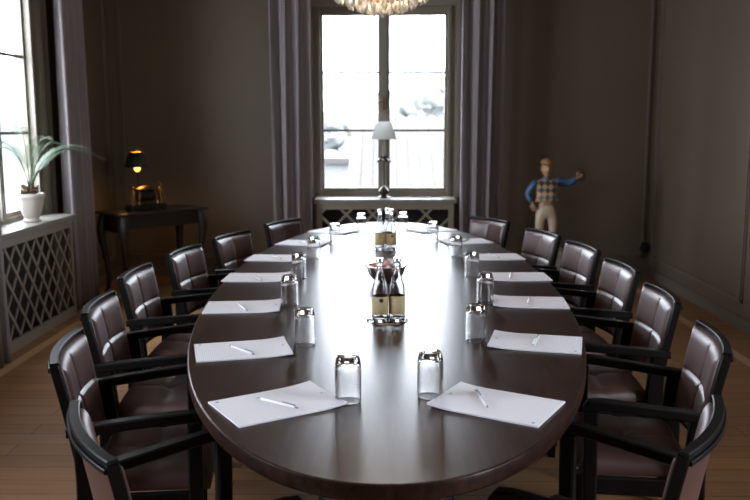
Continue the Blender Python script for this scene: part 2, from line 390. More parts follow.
# ------------------------------------------------------------------ windows
def window(name, label, mtx, w0, w1, z0, z1, ysh=0.0):
    """local x along the wall, y outwards; w0..w1 opening"""
    root = thing(name, label, 'window', kind='structure'); root.matrix_world = mtx
    bm = B(); t = 0.075; y0, y1 = 0.06+ysh, 0.16+ysh
    add_box(bm, w0, w0+t, y0, y1, z0, z1); add_box(bm, w1-t, w1, y0, y1, z0, z1)
    add_box(bm, w0+t, w1-t, y0, y1, z0, z0+0.05); add_box(bm, w0+t, w1-t, y0, y1, z1-0.04, z1)
    c = (w0+w1)/2; add_box(bm, c-0.030, c+0.030, y0-0.03, y1, z0+0.05, z1-0.04)
    # inner stop beads
    add_box(bm, w0+t-0.03, w0+t, y0-0.025, y0, z0, z1); add_box(bm, w1-t, w1-t+0.03, y0-0.025, y0, z0, z1)
    obj('window_frame', bm, M['frame'], root)
    # casing round the opening on the room side
    bm = B()
    for a, b in ((w0-0.11, w0), (w1, w1+0.11)):
        add_box(bm, a, b, -0.022, -0.0005, z0, z1+0.11)
        add_box(bm, a+(0.075 if a < w0-0.05 else 0.01), b-(0.01 if a < w0-0.05 else 0.075), -0.034, -0.022, z0, z1+0.06)
    add_box(bm, w0, w1, -0.022, -0.0005, z1, z1+0.11); add_box(bm, w0-0.13, w1+0.13, -0.045, -0.0005, z1+0.11, z1+0.14)
    obj('casing', bm, M['frame'], root)
    for s, (a, b) in enumerate(((w0+t, c-0.030), (c+0.030, w1-t))):
        bm = B(); st = 0.026; ya, yb = 0.085+ysh, 0.125+ysh
        add_box(bm, a, a+st, ya, yb, z0+0.05, z1-0.04); add_box(bm, b-st, b, ya, yb, z0+0.05, z1-0.04)
        add_box(bm, a+st, b-st, ya, yb, z0+0.05, z0+0.085); add_box(bm, a+st, b-st, ya, yb, z1-0.075, z1-0.04)
        for zb in (1.407, 1.955): add_box(bm, a+st, b-st, ya+0.005, yb-0.005, zb-0.011, zb+0.011)
        sash = obj('sash', bm, M['frame'], root)
        bm = B(); zs = [z0+0.085, 1.396, 1.944, z1-0.075]
        for k in range(3):
            add_box(bm, a+st-0.002, b-st+0.002, 0.104+ysh, 0.108+ysh, zs[k]+(0.022 if k else 0)-0.002, zs[k+1]+0.002)
        obj('glass_pane', bm, M['pane'], sash)
    bm = B(); add_box(bm, c-0.012, c+0.012, y0-0.05, y0-0.03, 1.60, 1.72, bev=0.004)
    add_tube(bm, [(c, y0-0.055, 1.68), (c-0.045, y0-0.062, 1.68), (c-0.06, y0-0.062, 1.672)], 0.008)
    obj('window_handle', bm, M['brass'], root, smooth=40)
    return root
window('window_1', 'bright six pane window in the middle of the back wall', Matrix.Translation((0, YB, 0)), BW0, BW1, WZ0, WZ1)
def left_mtx(yc): return Matrix.Translation((XL, yc, 0)) @ Matrix.Rotation(radians(90), 4, 'Z')
window('window_2', 'bright window on the left wall behind the palm', left_mtx(5.59), -0.69, 0.69, WZ0, WZ1, -0.05)
window('added_window_left', 'unseen window added for light on the left wall nearer the camera', left_mtx(1.79), -0.69, 0.69, WZ0, WZ1, -0.05)  # added out of view to bring daylight to the near table end
window('added_window_right', 'unseen window added for light on the right wall beside the camera', Matrix.Translation((XR, 1.29, 0)) @ Matrix.Rotation(radians(-90), 4, 'Z'), -0.69, 0.69, WZ0, WZ1, -0.05)  # another unseen window, put in to light the room from the right

# radiator covers with lattice fronts and sill shelves
def cover(label, mtx, w0, w1, depth, ztop, cw, ch):
    """local x along wall, -y towards the room; the wall is at y=0"""
    root = thing('radiator_cover', label, 'radiator cover', group='lattice radiator covers'); root.matrix_world = mtx
    bm = B(); add_box(bm, w0-0.02, w1+0.02, -depth-0.03, 0.06, ztop-0.038, ztop, bev=0.006)
    obj('sill_shelf', bm, M['sill'], root)
    bm = B(); f = -depth
    add_box(bm, w0+0.01, w1-0.01, f-0.012, f+0.02, ztop-0.062, ztop-0.038)
    add_box(bm, w0, w0+0.05, f, f+0.022, 0.0, ztop-0.062); add_box(bm, w1-0.05, w1, f, f+0.022, 0.0, ztop-0.062)
    add_box(bm, w0+0.05, w1-0.05, f, f+0.022, ztop-0.098, ztop-0.062); add_box(bm, w0+0.05, w1-0.05, f, f+0.022, 0.0, 0.075)
    add_box(bm, w0, w0+0.02, f+0.022, -0.026, 0, ztop-0.038); add_box(bm, w1-0.02, w1, f+0.022, -0.026, 0, ztop-0.038)
    obj('cover_frame', bm, M['cover'], root)
    a, b, z0, z1 = w0+0.05, w1-0.05, 0.075, ztop-0.098
    bm = B()
    slope = ch/cw
    def clip(x0, sgn, layer):
        # line z = z0 + sgn*slope*(x-x0)
        pts = []
        if sgn > 0: xs, xe = x0, x0+(z1-z0)/slope; za = lambda x: z0+slope*(x-x0)
        else: xs, xe = x0, x0+(z1-z0)/slope; za = lambda x: z1-slope*(x-x0)
        xs, xe = max(xs, a), min(xe, b)
        if xe-xs < 0.02: return
        add_strip(bm, (xs, f+0.012-layer, za(xs)), (xe, f+0.012-layer, za(xe)), 0.022, 0.006, (0, -1, 0))
    n = int((b-a)/cw)+int((z1-z0)/ch)+3
    for k in range(n):
        x0 = a+0.03-(z1-z0)/slope + k*cw
        clip(x0, 1, 0.0); clip(x0, -1, 0.006)
    obj('lattice_panel', bm, M['cover'], root)
    bm = B(); add_box(bm, w0+0.02, w1-0.02, -0.06, -0.05, 0.01, ztop-0.05); obj('shade_backing', bm, M['dark'], root)  # flat dark sheet that paints the shade behind the lattice
    return root
cover('low lattice radiator cover under the middle window', Matrix.Translation((-0.01, YB, 0)), -0.645, 0.645, 0.235, 0.772, 0.25, 0.25)
cover('low lattice radiator cover under the left window', Matrix.Translation((XL, 5.55, 0)) @ Matrix.Rotation(radians(90), 4, 'Z'), -0.77, 0.77, 0.20, 0.787, 0.16, 0.20)
cover('lattice radiator cover nearer the camera', Matrix.Translation((XL, 1.76, 0)) @ Matrix.Rotation(radians(90), 4, 'Z'), -0.77, 0.77, 0.20, 0.787, 0.16, 0.20)

# curtains: a pleated cloth hanging from the ceiling track
def curtain(label, p0, p1, nrm, ztop, zbot, folds, amp, seed, gather=1.0, skew=0.0):
    rnd = random.Random(seed); bm = B(); p0, p1, nv = Vector(p0), Vector(p1), Vector(nrm)
    NU, NZ = folds*24, 26; ph = [rnd.uniform(-0.6, 0.6) for _ in range(folds+1)]; am = [rnd.uniform(0.6, 1.25) for _ in range(folds+1)]
    grid = []
    for j in range(NZ+1):
        tz = j/NZ; z = ztop + (zbot-ztop)*tz; row = []
        for i in range(NU+1):
            s = i/NU; k = min(int(s*folds), folds-1); fr = s*folds-k
            a_ = am[k]*(1-fr)+am[k+1]*fr; pz = ph[k]*(1-fr)+ph[k+1]*fr
            d = amp*a_*sin(2*pi*s*folds + pz*tz*1.6)*(0.65+0.45*tz)
            d += amp*0.22*sin(2*pi*s*(folds*2.37)+pz*3+tz*1.1) + amp*0.10*sin(2*pi*s*folds*4.1+ph[0]*5+tz*0.7)
            ss = s + 0.03*sin(2*pi*s*folds*1.0+1.3+tz*1.2)
            q = p0 + (p1-p0)*(0.5+(ss-0.5)*(1+(gather-1)*tz)) + (p1-p0)*skew*tz
            row.append(bm.verts.new((q.x+nv.x*d, q.y+nv.y*d, z)))
        grid.append(row)
    for j in range(NZ):
        for i in range(NU): bm.faces.new((grid[j][i], grid[j][i+1], grid[j+1][i+1], grid[j+1][i]))
    o = obj('curtain', bm, M['curtain'], smooth=180)
    sd = o.modifiers.new('thickness', 'SOLIDIFY'); sd.thickness = 0.003
    tag(o, label, 'curtain', 'mauve grey curtains')
curtain('mauve grey curtain left of the middle window', (-1.07, 7.66, 0), (-0.69, 7.66, 0), (0, -1, 0), H-0.01, 0.02, 3, 0.055, 1, 0.92, 0.02)
curtain('mauve grey curtain right of the middle window', (0.67, 7.66, 0), (1.06, 7.66, 0), (0, -1, 0), H-0.01, 0.02, 3, 0.055, 12, 0.92, -0.02)
curtain('mauve grey curtain between the palm and the console table', (-2.475, 6.38, 0), (-2.475, 6.88, 0), (1, 0, 0), H-0.01, 0.02, 3, 0.055, 5, 1.0)
curtain('mauve grey curtain cut by the left picture edge', (-2.335, 4.50, 0), (-2.335, 4.93, 0), (1, 0, 0), H-0.01, 0.02, 4, 0.03, 4, 1.0, 0.12)

# ------------------------------------------------------------------ outside
bm = B(); add_box(bm, -60, 60, 9, 140, -3.3, -3.0); tag(obj('ground_outside', bm, M['grass']), 'pale ground outside the window', 'ground', kind='structure')
bm = B()
nx, ny = 64, 10
g = [[bm.verts.new((-60+120*i/nx, 90+6*j, -3+ (6.5+3.0*sin(i*0.21+1)+1.2*sin(i*0.63))*sin(pi*min(1, j/ny)*0.5))) for i in range(nx+1)] for j in range(ny+1)]
for j in range(ny):
    for i in range(nx): bm.faces.new((g[j][i], g[j][i+1], g[j+1][i+1], g[j+1][i]))
tag(obj('hill', bm, M['hill'], smooth=180), 'faint hazy hillside beyond the roof', 'hill', kind='structure')
# low tiled outbuilding
root = thing('outbuilding', 'low outbuilding with a pale tiled roof outside the window', 'building', (0, 0, 0))
bm = B(); x0, x1 = -0.62, 6.0; nxr = 33*8
def roofpt(i, v):
    x = x0+(x1-x0)*i/nxr; zz = 0.045*abs(sin(pi*(x-x0)/0.2))
    return (x, 12.0+4.2*v, -0.15+1.72*v+zz)
g = [[bm.verts.new(roofpt(i, v/6)) for i in range(nxr+1)] for v in range(7)]
for v in range(6):
    for i in range(nxr): bm.faces.new((g[v][i], g[v][i+1], g[v+1][i+1], g[v+1][i]))
o = obj('roof', bm, M['roof'], root, smooth=60); sd = o.modifiers.new('thickness', 'SOLIDIFY'); sd.thickness = 0.03
bm = B(); add_box(bm, x0+0.1, x1-0.1, 12.3, 12.5, -3.0, -0.12); add_box(bm, x0+0.1, x1-0.1, 16.3, 16.5, -3.0, 1.5)
vs_ = [bm.verts.new(p) for p in ((x0+0.1, 12.4, -3), (x0+0.1, 16.4, -3), (x0+0.1, 16.4, 1.45), (x0+0.1, 12.4, -0.1), (x0+0.2, 12.4, -3), (x0+0.2, 16.4, -3), (x0+0.2, 16.4, 1.45), (x0+0.2, 12.4, -0.1))]
for f in ((0, 1, 2, 3), (7, 6, 5, 4), (0, 4, 5, 1), (1, 5, 6, 2), (2, 6, 7, 3), (3, 7, 4, 0)): bm.faces.new([vs_[i] for i in f])
obj('wall', bm, M['render'], root)
root = thing('garden_shed', 'white low shed left of the tiled roof outside', 'shed', (-1.9, 21, -3.0))
bm = B(); add_box(bm, -1.9, 1.9, -2, 2, 0, 3.6); obj('wall', bm, M['render'], root)
bm = B(); add_box(bm, -2.05, 2.05, -2.15, 2.15, 3.6, 3.72); obj('roof', bm, M['roof'], root)
def tree(label, x, y, h, r, seed):
    rnd = random.Random(seed)
    root = thing('tree', label, 'tree', (x, y, -3.0), group='trees beyond the roof')
    bm = B(); add_tube(bm, [(0, 0, 0), (0.1, 0, h*0.35), (0, 0.1, h*0.75)], [0.18, 0.13, 0.06]); obj('trunk', bm, M['bark'], root)
    bm = B()
    for k in range(26):
        a = rnd.uniform(0, 2*pi); rr = r*sqrt(rnd.random())*0.75; zz = h*rnd.uniform(0.42, 0.95)
        s = r*rnd.uniform(0.22, 0.42)*(1.15-0.5*abs(zz/h-0.62)*2)
        ret = bmesh.ops.create_icosphere(bm, subdivisions=2, radius=s)
        for v in ret['verts']: v.co = v.co*(1+rnd.uniform(-0.18, 0.18)) + Vector((rr*cos(a), rr*sin(a), zz))
    obj('crown', bm, M['tree'], root)
tree('pale tree behind the right panes of the middle window', 2.3, 32, 6.6, 1.3, 5)
tree('faint rounded tree left of the pale tree outside', 0.9, 38, 5.8, 2.0, 6)
tree('faint tree behind the left panes of the middle window', -2.2, 42, 5.2, 2.2, 8)
tree('tree outside the left window', -12.0, 12.0, 6.0, 2.2, 9)

# ------------------------------------------------------------------ table
TA, TBL, TCY, TZ = 0.755, 2.30, 3.88, 0.74
def ell(t, a, b, n=2.12):
    c, s = cos(t), sin(t)
    return (a*math.copysign(abs(c)**(2/n), c), TCY + b*math.copysign(abs(s)**(2/n), s))
root = thing('conference_table', 'long oval dark wood conference table set for a meeting', 'table', (0, 0, 0))
bm = B(); N = 160; prof = [(0.030, TZ-0.042), (0.004, TZ-0.040), (0.0, TZ-0.034), (0.0, TZ-0.006), (0.0016, TZ-0.0018), (0.006, TZ), (0.012, TZ)]
rings = []
for ins, z in prof:
    rings.append([bm.verts.new((*ell(2*pi*k/N, TA-ins, TBL-ins), z)) for k in range(N)])
for a, b in zip(rings[:-1], rings[1:]):
    for k in range(N): bm.faces.new((a[k], a[(k+1) % N], b[(k+1) % N], b[k]))
bm.faces.new(rings[0][::-1]); bm.faces.new(rings[-1])
tt = obj('tabletop', bm, M['table'], root, smooth=30)
for p_ in tt.data.polygons:
    if abs(p_.normal.z) > 0.999: p_.use_smooth = False
for yy in (2.75, 5.05):
    bm = B(); add_box(bm, -0.09, 0.09, yy-0.30, yy+0.30, 0.055, TZ-0.0425, bev=0.01); add_box(bm, -0.26, 0.26, yy-0.36, yy+0.36, 0.0, 0.055, bev=0.01)
    obj('pedestal', bm, M['black_wood'], root)
bm = B(); add_box(bm, -0.03, 0.03, 3.06, 4.74, 0.30, 0.42, bev=0.005); obj('stretcher', bm, M['black_wood'], root)

# ------------------------------------------------------------------ chairs
def seam(u, c, w): return exp(-((u-c)/w)**2)
def make_chair(label):
    """local: faces +y; back-top ends at y=-0.20, z=0.80"""
    root = thing('armchair', label, 'chair', group='armchairs round the conference table')
    # seat cushion
    bm = B(); NU, NV = 28, 24
    def hw(v): return 0.195 + 0.035*v
    top, bot = [], []
    for j in range(NV+1):
        v = j/NV; rt_, rb = [], []
        for i in range(NU+1):
            u = -1+2*i/NU
            e = min(1-abs(u), min(v, 1-v)*1.7); edge = 1-exp(-e*11)
            q = 0.034*edge + 0.010*(1-u*u) - (0.008*max(seam(u, 0, 0.035), seam(v, 0.52, 0.032))+0.006*max(exp(-abs(u)/0.2), exp(-abs(v-0.52)/0.15)))*min(1, e*3) - 0.012*seam(sqrt((u*0.22)**2+((v-0.52)*0.3)**2), 0, 0.03)
            x = u*hw(v); y = -0.120 + 0.333*v + 0.012*(1-u*u)*(v > 0.9)
            rt_.append(bm.verts.new((x, y, 0.425+q))); rb.append(bm.verts.new((x*0.985, y, 0.402)))
        top.append(rt_); bot.append(rb)
    for j in range(NV):
        for i in range(NU):
            bm.faces.new((top[j][i], top[j][i+1], top[j+1][i+1], top[j+1][i])); bm.faces.new((bot[j][i], bot[j+1][i], bot[j+1][i+1], bot[j][i+1]))
    for i in range(NU):
        bm.faces.new((top[0][i], bot[0][i], bot[0][i+1], top[0][i+1])); bm.faces.new((top[NV][i], top[NV][i+1], bot[NV][i+1], bot[NV][i]))
    for j in range(NV):
        bm.faces.new((top[j][0], top[j+1][0], bot[j+1][0], bot[j][0])); bm.faces.new((top[j][NU], bot[j][NU], bot[j+1][NU], top[j+1][NU]))
    obj('seat', bm, M['leather'], root, smooth=70)
    # back cushion
    Z0, Z1 = 0.475, 0.782
    def yb(z): t = (z-0.46)/0.34; return -0.140 - 0.045*t - 0.015*t*t
    def bulge(u): return -0.027*(1-u*u)
    bm = B(); NU, NV = 56, 52; fr, bk = [], []
    for j in range(NV+1):
        v = j/NV; z = Z0+(Z1-Z0)*v; ra, rb = [], []
        wv = 0.190 + 0.010*v
        for i in range(NU+1):
            u = -1+2*i/NU
            e = min((1-abs(u))*0.6, v, 1-v); edge = 1-exp(-e*26)
            gr = max(seam(u, 0, 0.026), seam(v, 0.54, 0.019)); gw = max(exp(-abs(u)/0.13), exp(-abs(v-0.54)/0.10))
            q = 0.019*edge + 0.003*(1-u*u) - (0.0085*gr+0.0045*gw)*min(1, e*7)
            y = yb(z)+bulge(u)
            ra.append(bm.verts.new((u*wv, y+0.006+q, z))); rb.append(bm.verts.new((u*wv, y-0.012, z)))
        fr.append(ra); bk.append(rb)
    for j in range(NV):
        for i in range(NU):
            bm.faces.new((fr[j][i], fr[j+1][i], fr[j+1][i+1], fr[j][i+1])); bm.faces.new((bk[j][i], bk[j][i+1], bk[j+1][i+1], bk[j+1][i]))
    for i in range(NU):
        bm.faces.new((fr[0][i], fr[0][i+1], bk[0][i+1], bk[0][i])); bm.faces.new((fr[NV][i], bk[NV][i], bk[NV][i+1], fr[NV][i+1]))
    for j in range(NV):
        bm.faces.new((fr[j][0], bk[j][0], bk[j+1][0], fr[j+1][0])); bm.faces.new((fr[j][NU], fr[j+1][NU], bk[j+1][NU], bk[j][NU]))
    obj('backrest', bm, M['leather'], root, smooth=70)
    # back frame: top rail, bottom rail and the two stiles round the cushion
    bm = B()
    def rail(z, zh, wd, yh, off):
        pts, frs = [], []
        for k in range(17):
            u = -1+2*k/16; y = yb(z)+bulge(u)+off
            t = Vector((wd, 0.054*u, 0)).normalized(); nrm_ = Vector((-t.y, t.x, 0))
            pts.append((u*wd, y, z)); frs.append((nrm_, (0, 0, 1), yh, zh))
        add_sweep(bm, pts, frs)
    rail(0.7915, 0.008, 0.210, 0.0125, -0.005)
    rail(0.777, 0.0055, 0.209, 0.007, -0.019)
    rail(0.468, 0.016, 0.190, 0.014, -0.008)
    for s in (-1, 1):
        pts, frs = [], []
        for k in range(9):
            z = 0.455+(0.790-0.455)*k/8; t = (z-0.46)/0.34
            pts.append((s*(0.196+0.011*t), yb(z)-0.006, z)); frs.append(((1, 0, 0), (0, 1, 0.25), 0.010, 0.014))
        add_sweep(bm, pts, frs)
    obj('back_frame', bm, M['black_wood'], root, smooth=40)
    # rear legs: run from the floor to the arm beside the stile
    for s in (-1, 1):
        bm = B(); pts, frs = [], []
        for y, z, hh in ((-0.205, 0.0, 0.017), (-0.160, 0.17, 0.022), (-0.132, 0.34, 0.029), (-0.128, 0.46, 0.031), (-0.134, 0.56, 0.028), (-0.140, 0.612, 0.026)):
            pts.append((s*0.223, y, z)); frs.append(((1, 0, 0), (0, 1, 0), 0.015, hh))
        add_sweep(bm, pts, frs); obj('leg', bm, M['black_wood'], root, smooth=40)
        bm = B(); add_sweep(bm, [(s*0.244, 0.170, 0.0), (s*0.244, 0.172, 0.35), (s*0.245, 0.176, 0.612)],
                            [((1, 0, 0), (0, 1, 0), 0.014, 0.016), ((1, 0, 0), (0, 1, 0), 0.018, 0.020), ((1, 0, 0), (0, 1, 0), 0.018, 0.021)])
        obj('leg', bm, M['black_wood'], root, smooth=40)
        bm = B(); pts, frs = [], []
        for x, y, z, hh in ((0.222, -0.178, 0.601, 0.013), (0.226, -0.12, 0.607, 0.015), (0.238, 0.04, 0.624, 0.015), (0.244, 0.15, 0.634, 0.015), (0.245, 0.187, 0.631, 0.013), (0.245, 0.199, 0.621, 0.006)):
            pts.append((s*x, y, z)); frs.append(((1, 0, 0), (0, 0.0, 1), 0.019, hh))
        add_sweep(bm, pts, frs); obj('arm', bm, M['black_wood'], root, smooth=40)
    bm = B()
    add_box(bm, -0.226, 0.226, 0.158, 0.184, 0.345, 0.400); add_box(bm, -0.208, 0.208, -0.140, -0.118, 0.345, 0.400)
    for s in (-1, 1): add_sweep(bm, [(s*0.207, -0.12, 0.3725), (s*0.226, 0.16, 0.3725)], [((1, 0, 0), (0, 0, 1), 0.011, 0.0275)]*2)
    obj('seat_frame', bm, M['black_wood'], root, smooth=40)
    return root
CH = {'left': [(-.65, 1.74, 60), (-.97, 2.44, 79), (-1.09, 3.07, 85), (-1.155, 3.75, 91), (-1.09, 4.41, 100), (-.95, 5.04, 110), (-.72, 5.73, 117)],
      'right': [(.71, 1.79, -60), (1.03, 2.56, -80), (1.10, 3.26, -88), (1.125, 3.92, -94), (1.09, 4.56, -100), (.98, 5.15, -107), (.735, 5.86, -121)]}
ch0 = None
for side in ('left', 'right'):
    for i, (x, y, a) in enumerate(CH[side]):
        ar = radians(a); fx, fy = sin(ar), cos(ar)
        loc = (x+0.205*fx, y+0.205*fy, 0)
        lab = 'black framed armchair in quilted brown leather, ' + ORD[i] + ' on the ' + side + ' side'
        if ch0 is None:
            ch0 = make_chair(lab); ch0.location = loc; ch0.rotation_euler = (0, 0, -ar)
        else: dup(ch0, loc, -ar, lab)

# ------------------------------------------------------------------ notepads, pens, glasses
def make_pad(label):
    root = thing('notepad', label, 'notepad', group='notepads on the conference table')
    bm = B(); NU, NV = 12, 4; g = []; g2 = []
    for j in range(NV+1):
        ra, rb = [], []
        for i in range(NU+1):
            u = i/NU; v = j/NV; lift = 0.007*max(0, (u-0.72)/0.28)**2*(0.6+0.4*(1-v)) + 0.004*max(0, (v-0.7)/0.3)**2*u**5
            x = -0.1485+0.297*u; y = -0.105+0.21*v
            ra.append(bm.verts.new((x, y, 0.0046+lift))); rb.append(bm.verts.new((x, y, 0.0004+lift*0.85)))
        g.append(ra); g2.append(rb)
    for j in range(NV):
        for i in range(NU):
            bm.faces.new((g[j][i], g[j][i+1], g[j+1][i+1], g[j+1][i])); bm.faces.new((g2[j][i], g2[j+1][i], g2[j+1][i+1], g2[j][i+1]))
    for i in range(NU):
        bm.faces.new((g[0][i], g2[0][i], g2[0][i+1], g[0][i+1])); bm.faces.new((g[NV][i], g[NV][i+1], g2[NV][i+1], g2[NV][i]))
    for j in range(NV):
        bm.faces.new((g[j][0], g[j+1][0], g2[j+1][0], g2[j][0])); bm.faces.new((g[j][NU], g2[j][NU], g2[j+1][NU], g[j+1][NU]))
    obj('page_block', bm, M['pad'], root, smooth=40)
    bm = B()
    for sx, y0, z in ((-1, 0.088, 0.0047), (1, -0.0, 0.0102)):
        r = bmesh.ops.create_cube(bm, size=1)
        bmesh.ops.transform(bm, matrix=Matrix.Translation((sx*0.130, y0, z)) @ Matrix.Diagonal((0.007, 0.007, 0.0004, 1)), verts=r['verts'])
    obj('printed_mark', bm, M['pen_grey'], root)
    return root
def make_pen(label):
    root = thing('ballpoint_pen', label, 'pen', group='pens on the notepads')
    R_ = Matrix.Translation((-0.07, 0, 0.0047)) @ Matrix.Rotation(radians(90), 4, 'Y')
    bm = B(); add_lathe(bm, [(0, 0.012), (0.003, 0.013), (0.0047, 0.02), (0.0047, 0.105), (0.0043, 0.125), (0.0043, 0.132), (0, 0.133)], 12, R_); obj('barrel', bm, M['pen'], root, smooth=50)
    bm = B(); add_lathe(bm, [(0, 0), (0.0008, 0.0), (0.003, 0.012), (0, 0.0125)], 12, R_); obj('tip', bm, M['pen_grey'], root, smooth=50)
    bm = B(); add_box(bm, 0.02, 0.062, -0.0015, 0.0015, 0.0095, 0.0112); add_box(bm, 0.058, 0.063, -0.0015, 0.0015, 0.008, 0.0112); obj('clip', bm, M['pen_grey'], root)
    bm = B(); add_lathe(bm, [(0, 0.133), (0.0028, 0.1335), (0.0028, 0.142), (0, 0.143)], 10, R_); obj('button', bm, M['pen_grey'], root, smooth=50)
    return root
def make_tumbler(label):
    root = thing('water_glass', label, 'glass', group='upside down water glasses')
    bm = B()
    add_lathe(bm, [(0.0338, 0.0), (0.0344, 0.0006), (0.0345, 0.0025), (0.0345, 0.045), (0.0345, 0.086), (0.0343, 0.094), (0.0335, 0.103), (0.0318, 0.111), (0.0300, 0.1165), (0.0285, 0.120), (0.0268, 0.1218), (0.024, 0.122), (0, 0.1215)], 48)
    add_lathe(bm, [(0, 0.106), (0.020, 0.106), (0.0245, 0.1055), (0.0285, 0.1025), (0.0312, 0.097), (0.0326, 0.088), (0.0330, 0.082), (0.0331, 0.045), (0.0331, 0.0025), (0.0333, 0.0006), (0.0338, 0.0)], 48)
    bmesh.ops.remove_doubles(bm, verts=bm.verts, dist=0.00005)
    obj('tumbler', bm, M['glass'], root, smooth=35)
    return root
PADS = {'left': [(-.282, 2.062, .564), (-.462, 2.583, .26), (-.569, 3.224, .079), (-.614, 3.87, -.021), (-.60, 4.45, -.11), (-.505, 5.03, -.28), (-.355, 5.60, -.55)],
        'right': [(.285, 2.063, .515), (.4965, 2.68, .241), (.583, 3.317, .085), (.622, 3.89, -.02), (.59, 4.49, -.11), (.49, 5.10, -.28), (.31, 5.67, -.60)]}
PENROT = {'left': (-35, -47, -64, -67, -60, -60, -50), 'right': (96, 71, 76, 78, 110, 65, 120)}
PENOFF = {'left': ((0, -.01), (0.0, -.02), (0.0, -.03), (.01, -.04), (0, 0), (0, 0), (0, 0)), 'right': ((-.035, .02), (0, .0), (0, 0), (-.03, -.01), (0, 0), (0, 0), (0, 0))}
GL = {'left': [(-.10, 2.10), (-.268, 2.66), (-.388, 3.27), (-.412, 3.86), (-.393, 4.46), (-.312, 5.03), (-.17, 5.62)],
      'right': [(.118, 2.14), (.30, 2.72), (.403, 3.32), (.41, 3.91), (.383, 4.51), (.292, 5.13), (.117, 5.69)]}
pad0 = pen0 = gl0 = None
for side in ('left', 'right'):
    for i in range(7):
        where = ORD[i] + ' on the ' + side + ' side'
        x, y, t = PADS[side][i]; rz = t if side == 'left' else pi - t
        # local +x of a pad points to the middle of the table
        lab = 'white gridded notepad lying on the table, ' + where
        if pad0 is None: pad0 = make_pad(lab); pad0.location = (x, y, TZ+0.0003); pad0.rotation_euler = (0, 0, rz)
        else: dup(pad0, (x, y, TZ+0.0003), rz, lab)
        ox, oy = PENOFF[side][i]; prz = radians(PENROT[side][i])
        lab = 'white pen lying on the notepad, ' + where
        if pen0 is None: pen0 = make_pen(lab); pen0.location = (x+ox, y+oy, TZ+0.0052); pen0.rotation_euler = (0, 0, prz)
        else: dup(pen0, (x+ox, y+oy, TZ+0.0052), prz, lab)
        gx, gy = GL[side][i]; lab = 'upside down clear water glass, ' + where + ' of the table'
        if gl0 is None: gl0 = make_tumbler(lab); gl0.location = (gx, gy, TZ+0.0004)
        else: dup(gl0, (gx, gy, TZ+0.0004), 0, lab)

# ------------------------------------------------------------------ bottles, trays, bowl
def make_bottle(label):
    root = thing('water_bottle', label, 'bottle', group='water bottles on the table')
    bm = B(); add_lathe(bm, [(0, 0.002), (0.024, 0.0), (0.029, 0.004), (0.0295, 0.012), (0.0295, 0.016), (0.0295, 0.112), (0.0291, 0.122), (0.027, 0.136), (0.019, 0.160), (0.0135, 0.178), (0.0122, 0.200), (0.0122, 0.212), (0.0136, 0.214), (0.0136, 0.219), (0.0118, 0.2205), (0.0118, 0.224), (0.0095, 0.224), (0.0098, 0.200), (0.0120, 0.178), (0.0175, 0.160), (0.0250, 0.136), (0.0272, 0.122), (0.0276, 0.112), (0.0276, 0.018), (0.0270, 0.013), (0.022, 0.009), (0, 0.008)], 32)
    obj('glass_body', bm, M['water'], root, smooth=40)
    bm = B(); add_lathe(bm, [(0.0299, 0.029), (0.0302, 0.0295), (0.0302, 0.0955), (0.0299, 0.096)], 32); lb = obj('paper_label', bm, M['label'], root, smooth=50)
    bm = B(); add_lathe(bm, [(0.0136, 0.2215), (0.0150, 0.222), (0.0150, 0.2335), (0.0135, 0.236), (0, 0.2365)], 20); obj('cap', bm, M['cap'], root, smooth=50)
    bm = B()
    def patch(a0, z0, ra, rz_, nn=14):
        c = bm.verts.new((0.0306*sin(a0), -0.0306*cos(a0), z0)); ring = []
        for k in range(nn):
            a = a0+ra*cos(2*pi*k/nn); ring.append(bm.verts.new((0.0306*sin(a), -0.0306*cos(a), z0+rz_*sin(2*pi*k/nn))))
        for k in range(nn): bm.faces.new((c, ring[k], ring[(k+1) % nn]))
    patch(0, 0.083, 0.26, 0.0078)
    obj('round_seal', bm, M['label_mark'], lb)
    return root
BOT = [(-0.022, 2.985, 0.15, 'left of the two bottles nearest the camera'), (0.040, 2.995, 2.4, 'right of the two bottles nearest the camera'),
       (-0.036, 4.76, 2.0, 'left of three bottles near the window'), (0.008, 4.83, 1.0, 'middle of three bottles near the window'), (0.030, 4.765, 0.2, 'right of three bottles near the window')]
b0 = None
for x, y, rz, d in BOT:
    lab = 'clear water bottle with beige label, ' + d
    if b0 is None: b0 = make_bottle(lab); b0.location = (x, y, TZ+0.0020); b0.rotation_euler = (0, 0, rz)
    else: dup(b0, (x, y, TZ+0.0020), rz, lab)
for y, lab in ((3.005, 'clear round glass tray under the two near bottles'), (4.79, 'clear round glass tray under the three far bottles')):
    bm = B(); add_lathe(bm, [(0, 0), (0.074, 0), (0.0765, 0.002), (0.0755, 0.0028), (0.074, 0.0015), (0, 0.0015)], 40)
    tag(obj('glass_tray', bm, M['glass'], smooth=40, loc=(0.004, y, TZ+0.0003)), lab, 'tray', 'glass trays under the bottles')
root = thing('candy_bowl', 'round polished metal bowl of sweets behind the near bottles', 'bowl', (0.0, 3.75, TZ+0.0004))
bm = B(); add_lathe(bm, [(0, 0.004), (0.03, 0.002), (0.036, 0.0), (0.040, 0.004), (0.060, 0.016), (0.080, 0.042), (0.089, 0.070), (0.090, 0.082), (0.087, 0.082), (0.077, 0.046), (0.056, 0.022), (0, 0.012)], 40)
obj('bowl_body', bm, M['copper'], root, smooth=60)
for s in (-1, 1):
    bm = B(); add_tube(bm, [(s*(0.080+0.018*sin(pi*k/8)), -0.022+0.044*k/8, 0.076+0.006*sin(pi*k/8)) for k in range(9)], 0.004); obj('handle', bm, M['copper'], root, smooth=60)
cm = [M['candy_red'], M['candy_pink'], M['candy_white']]; cn = ['dark red', 'pale pink', 'silvery white']
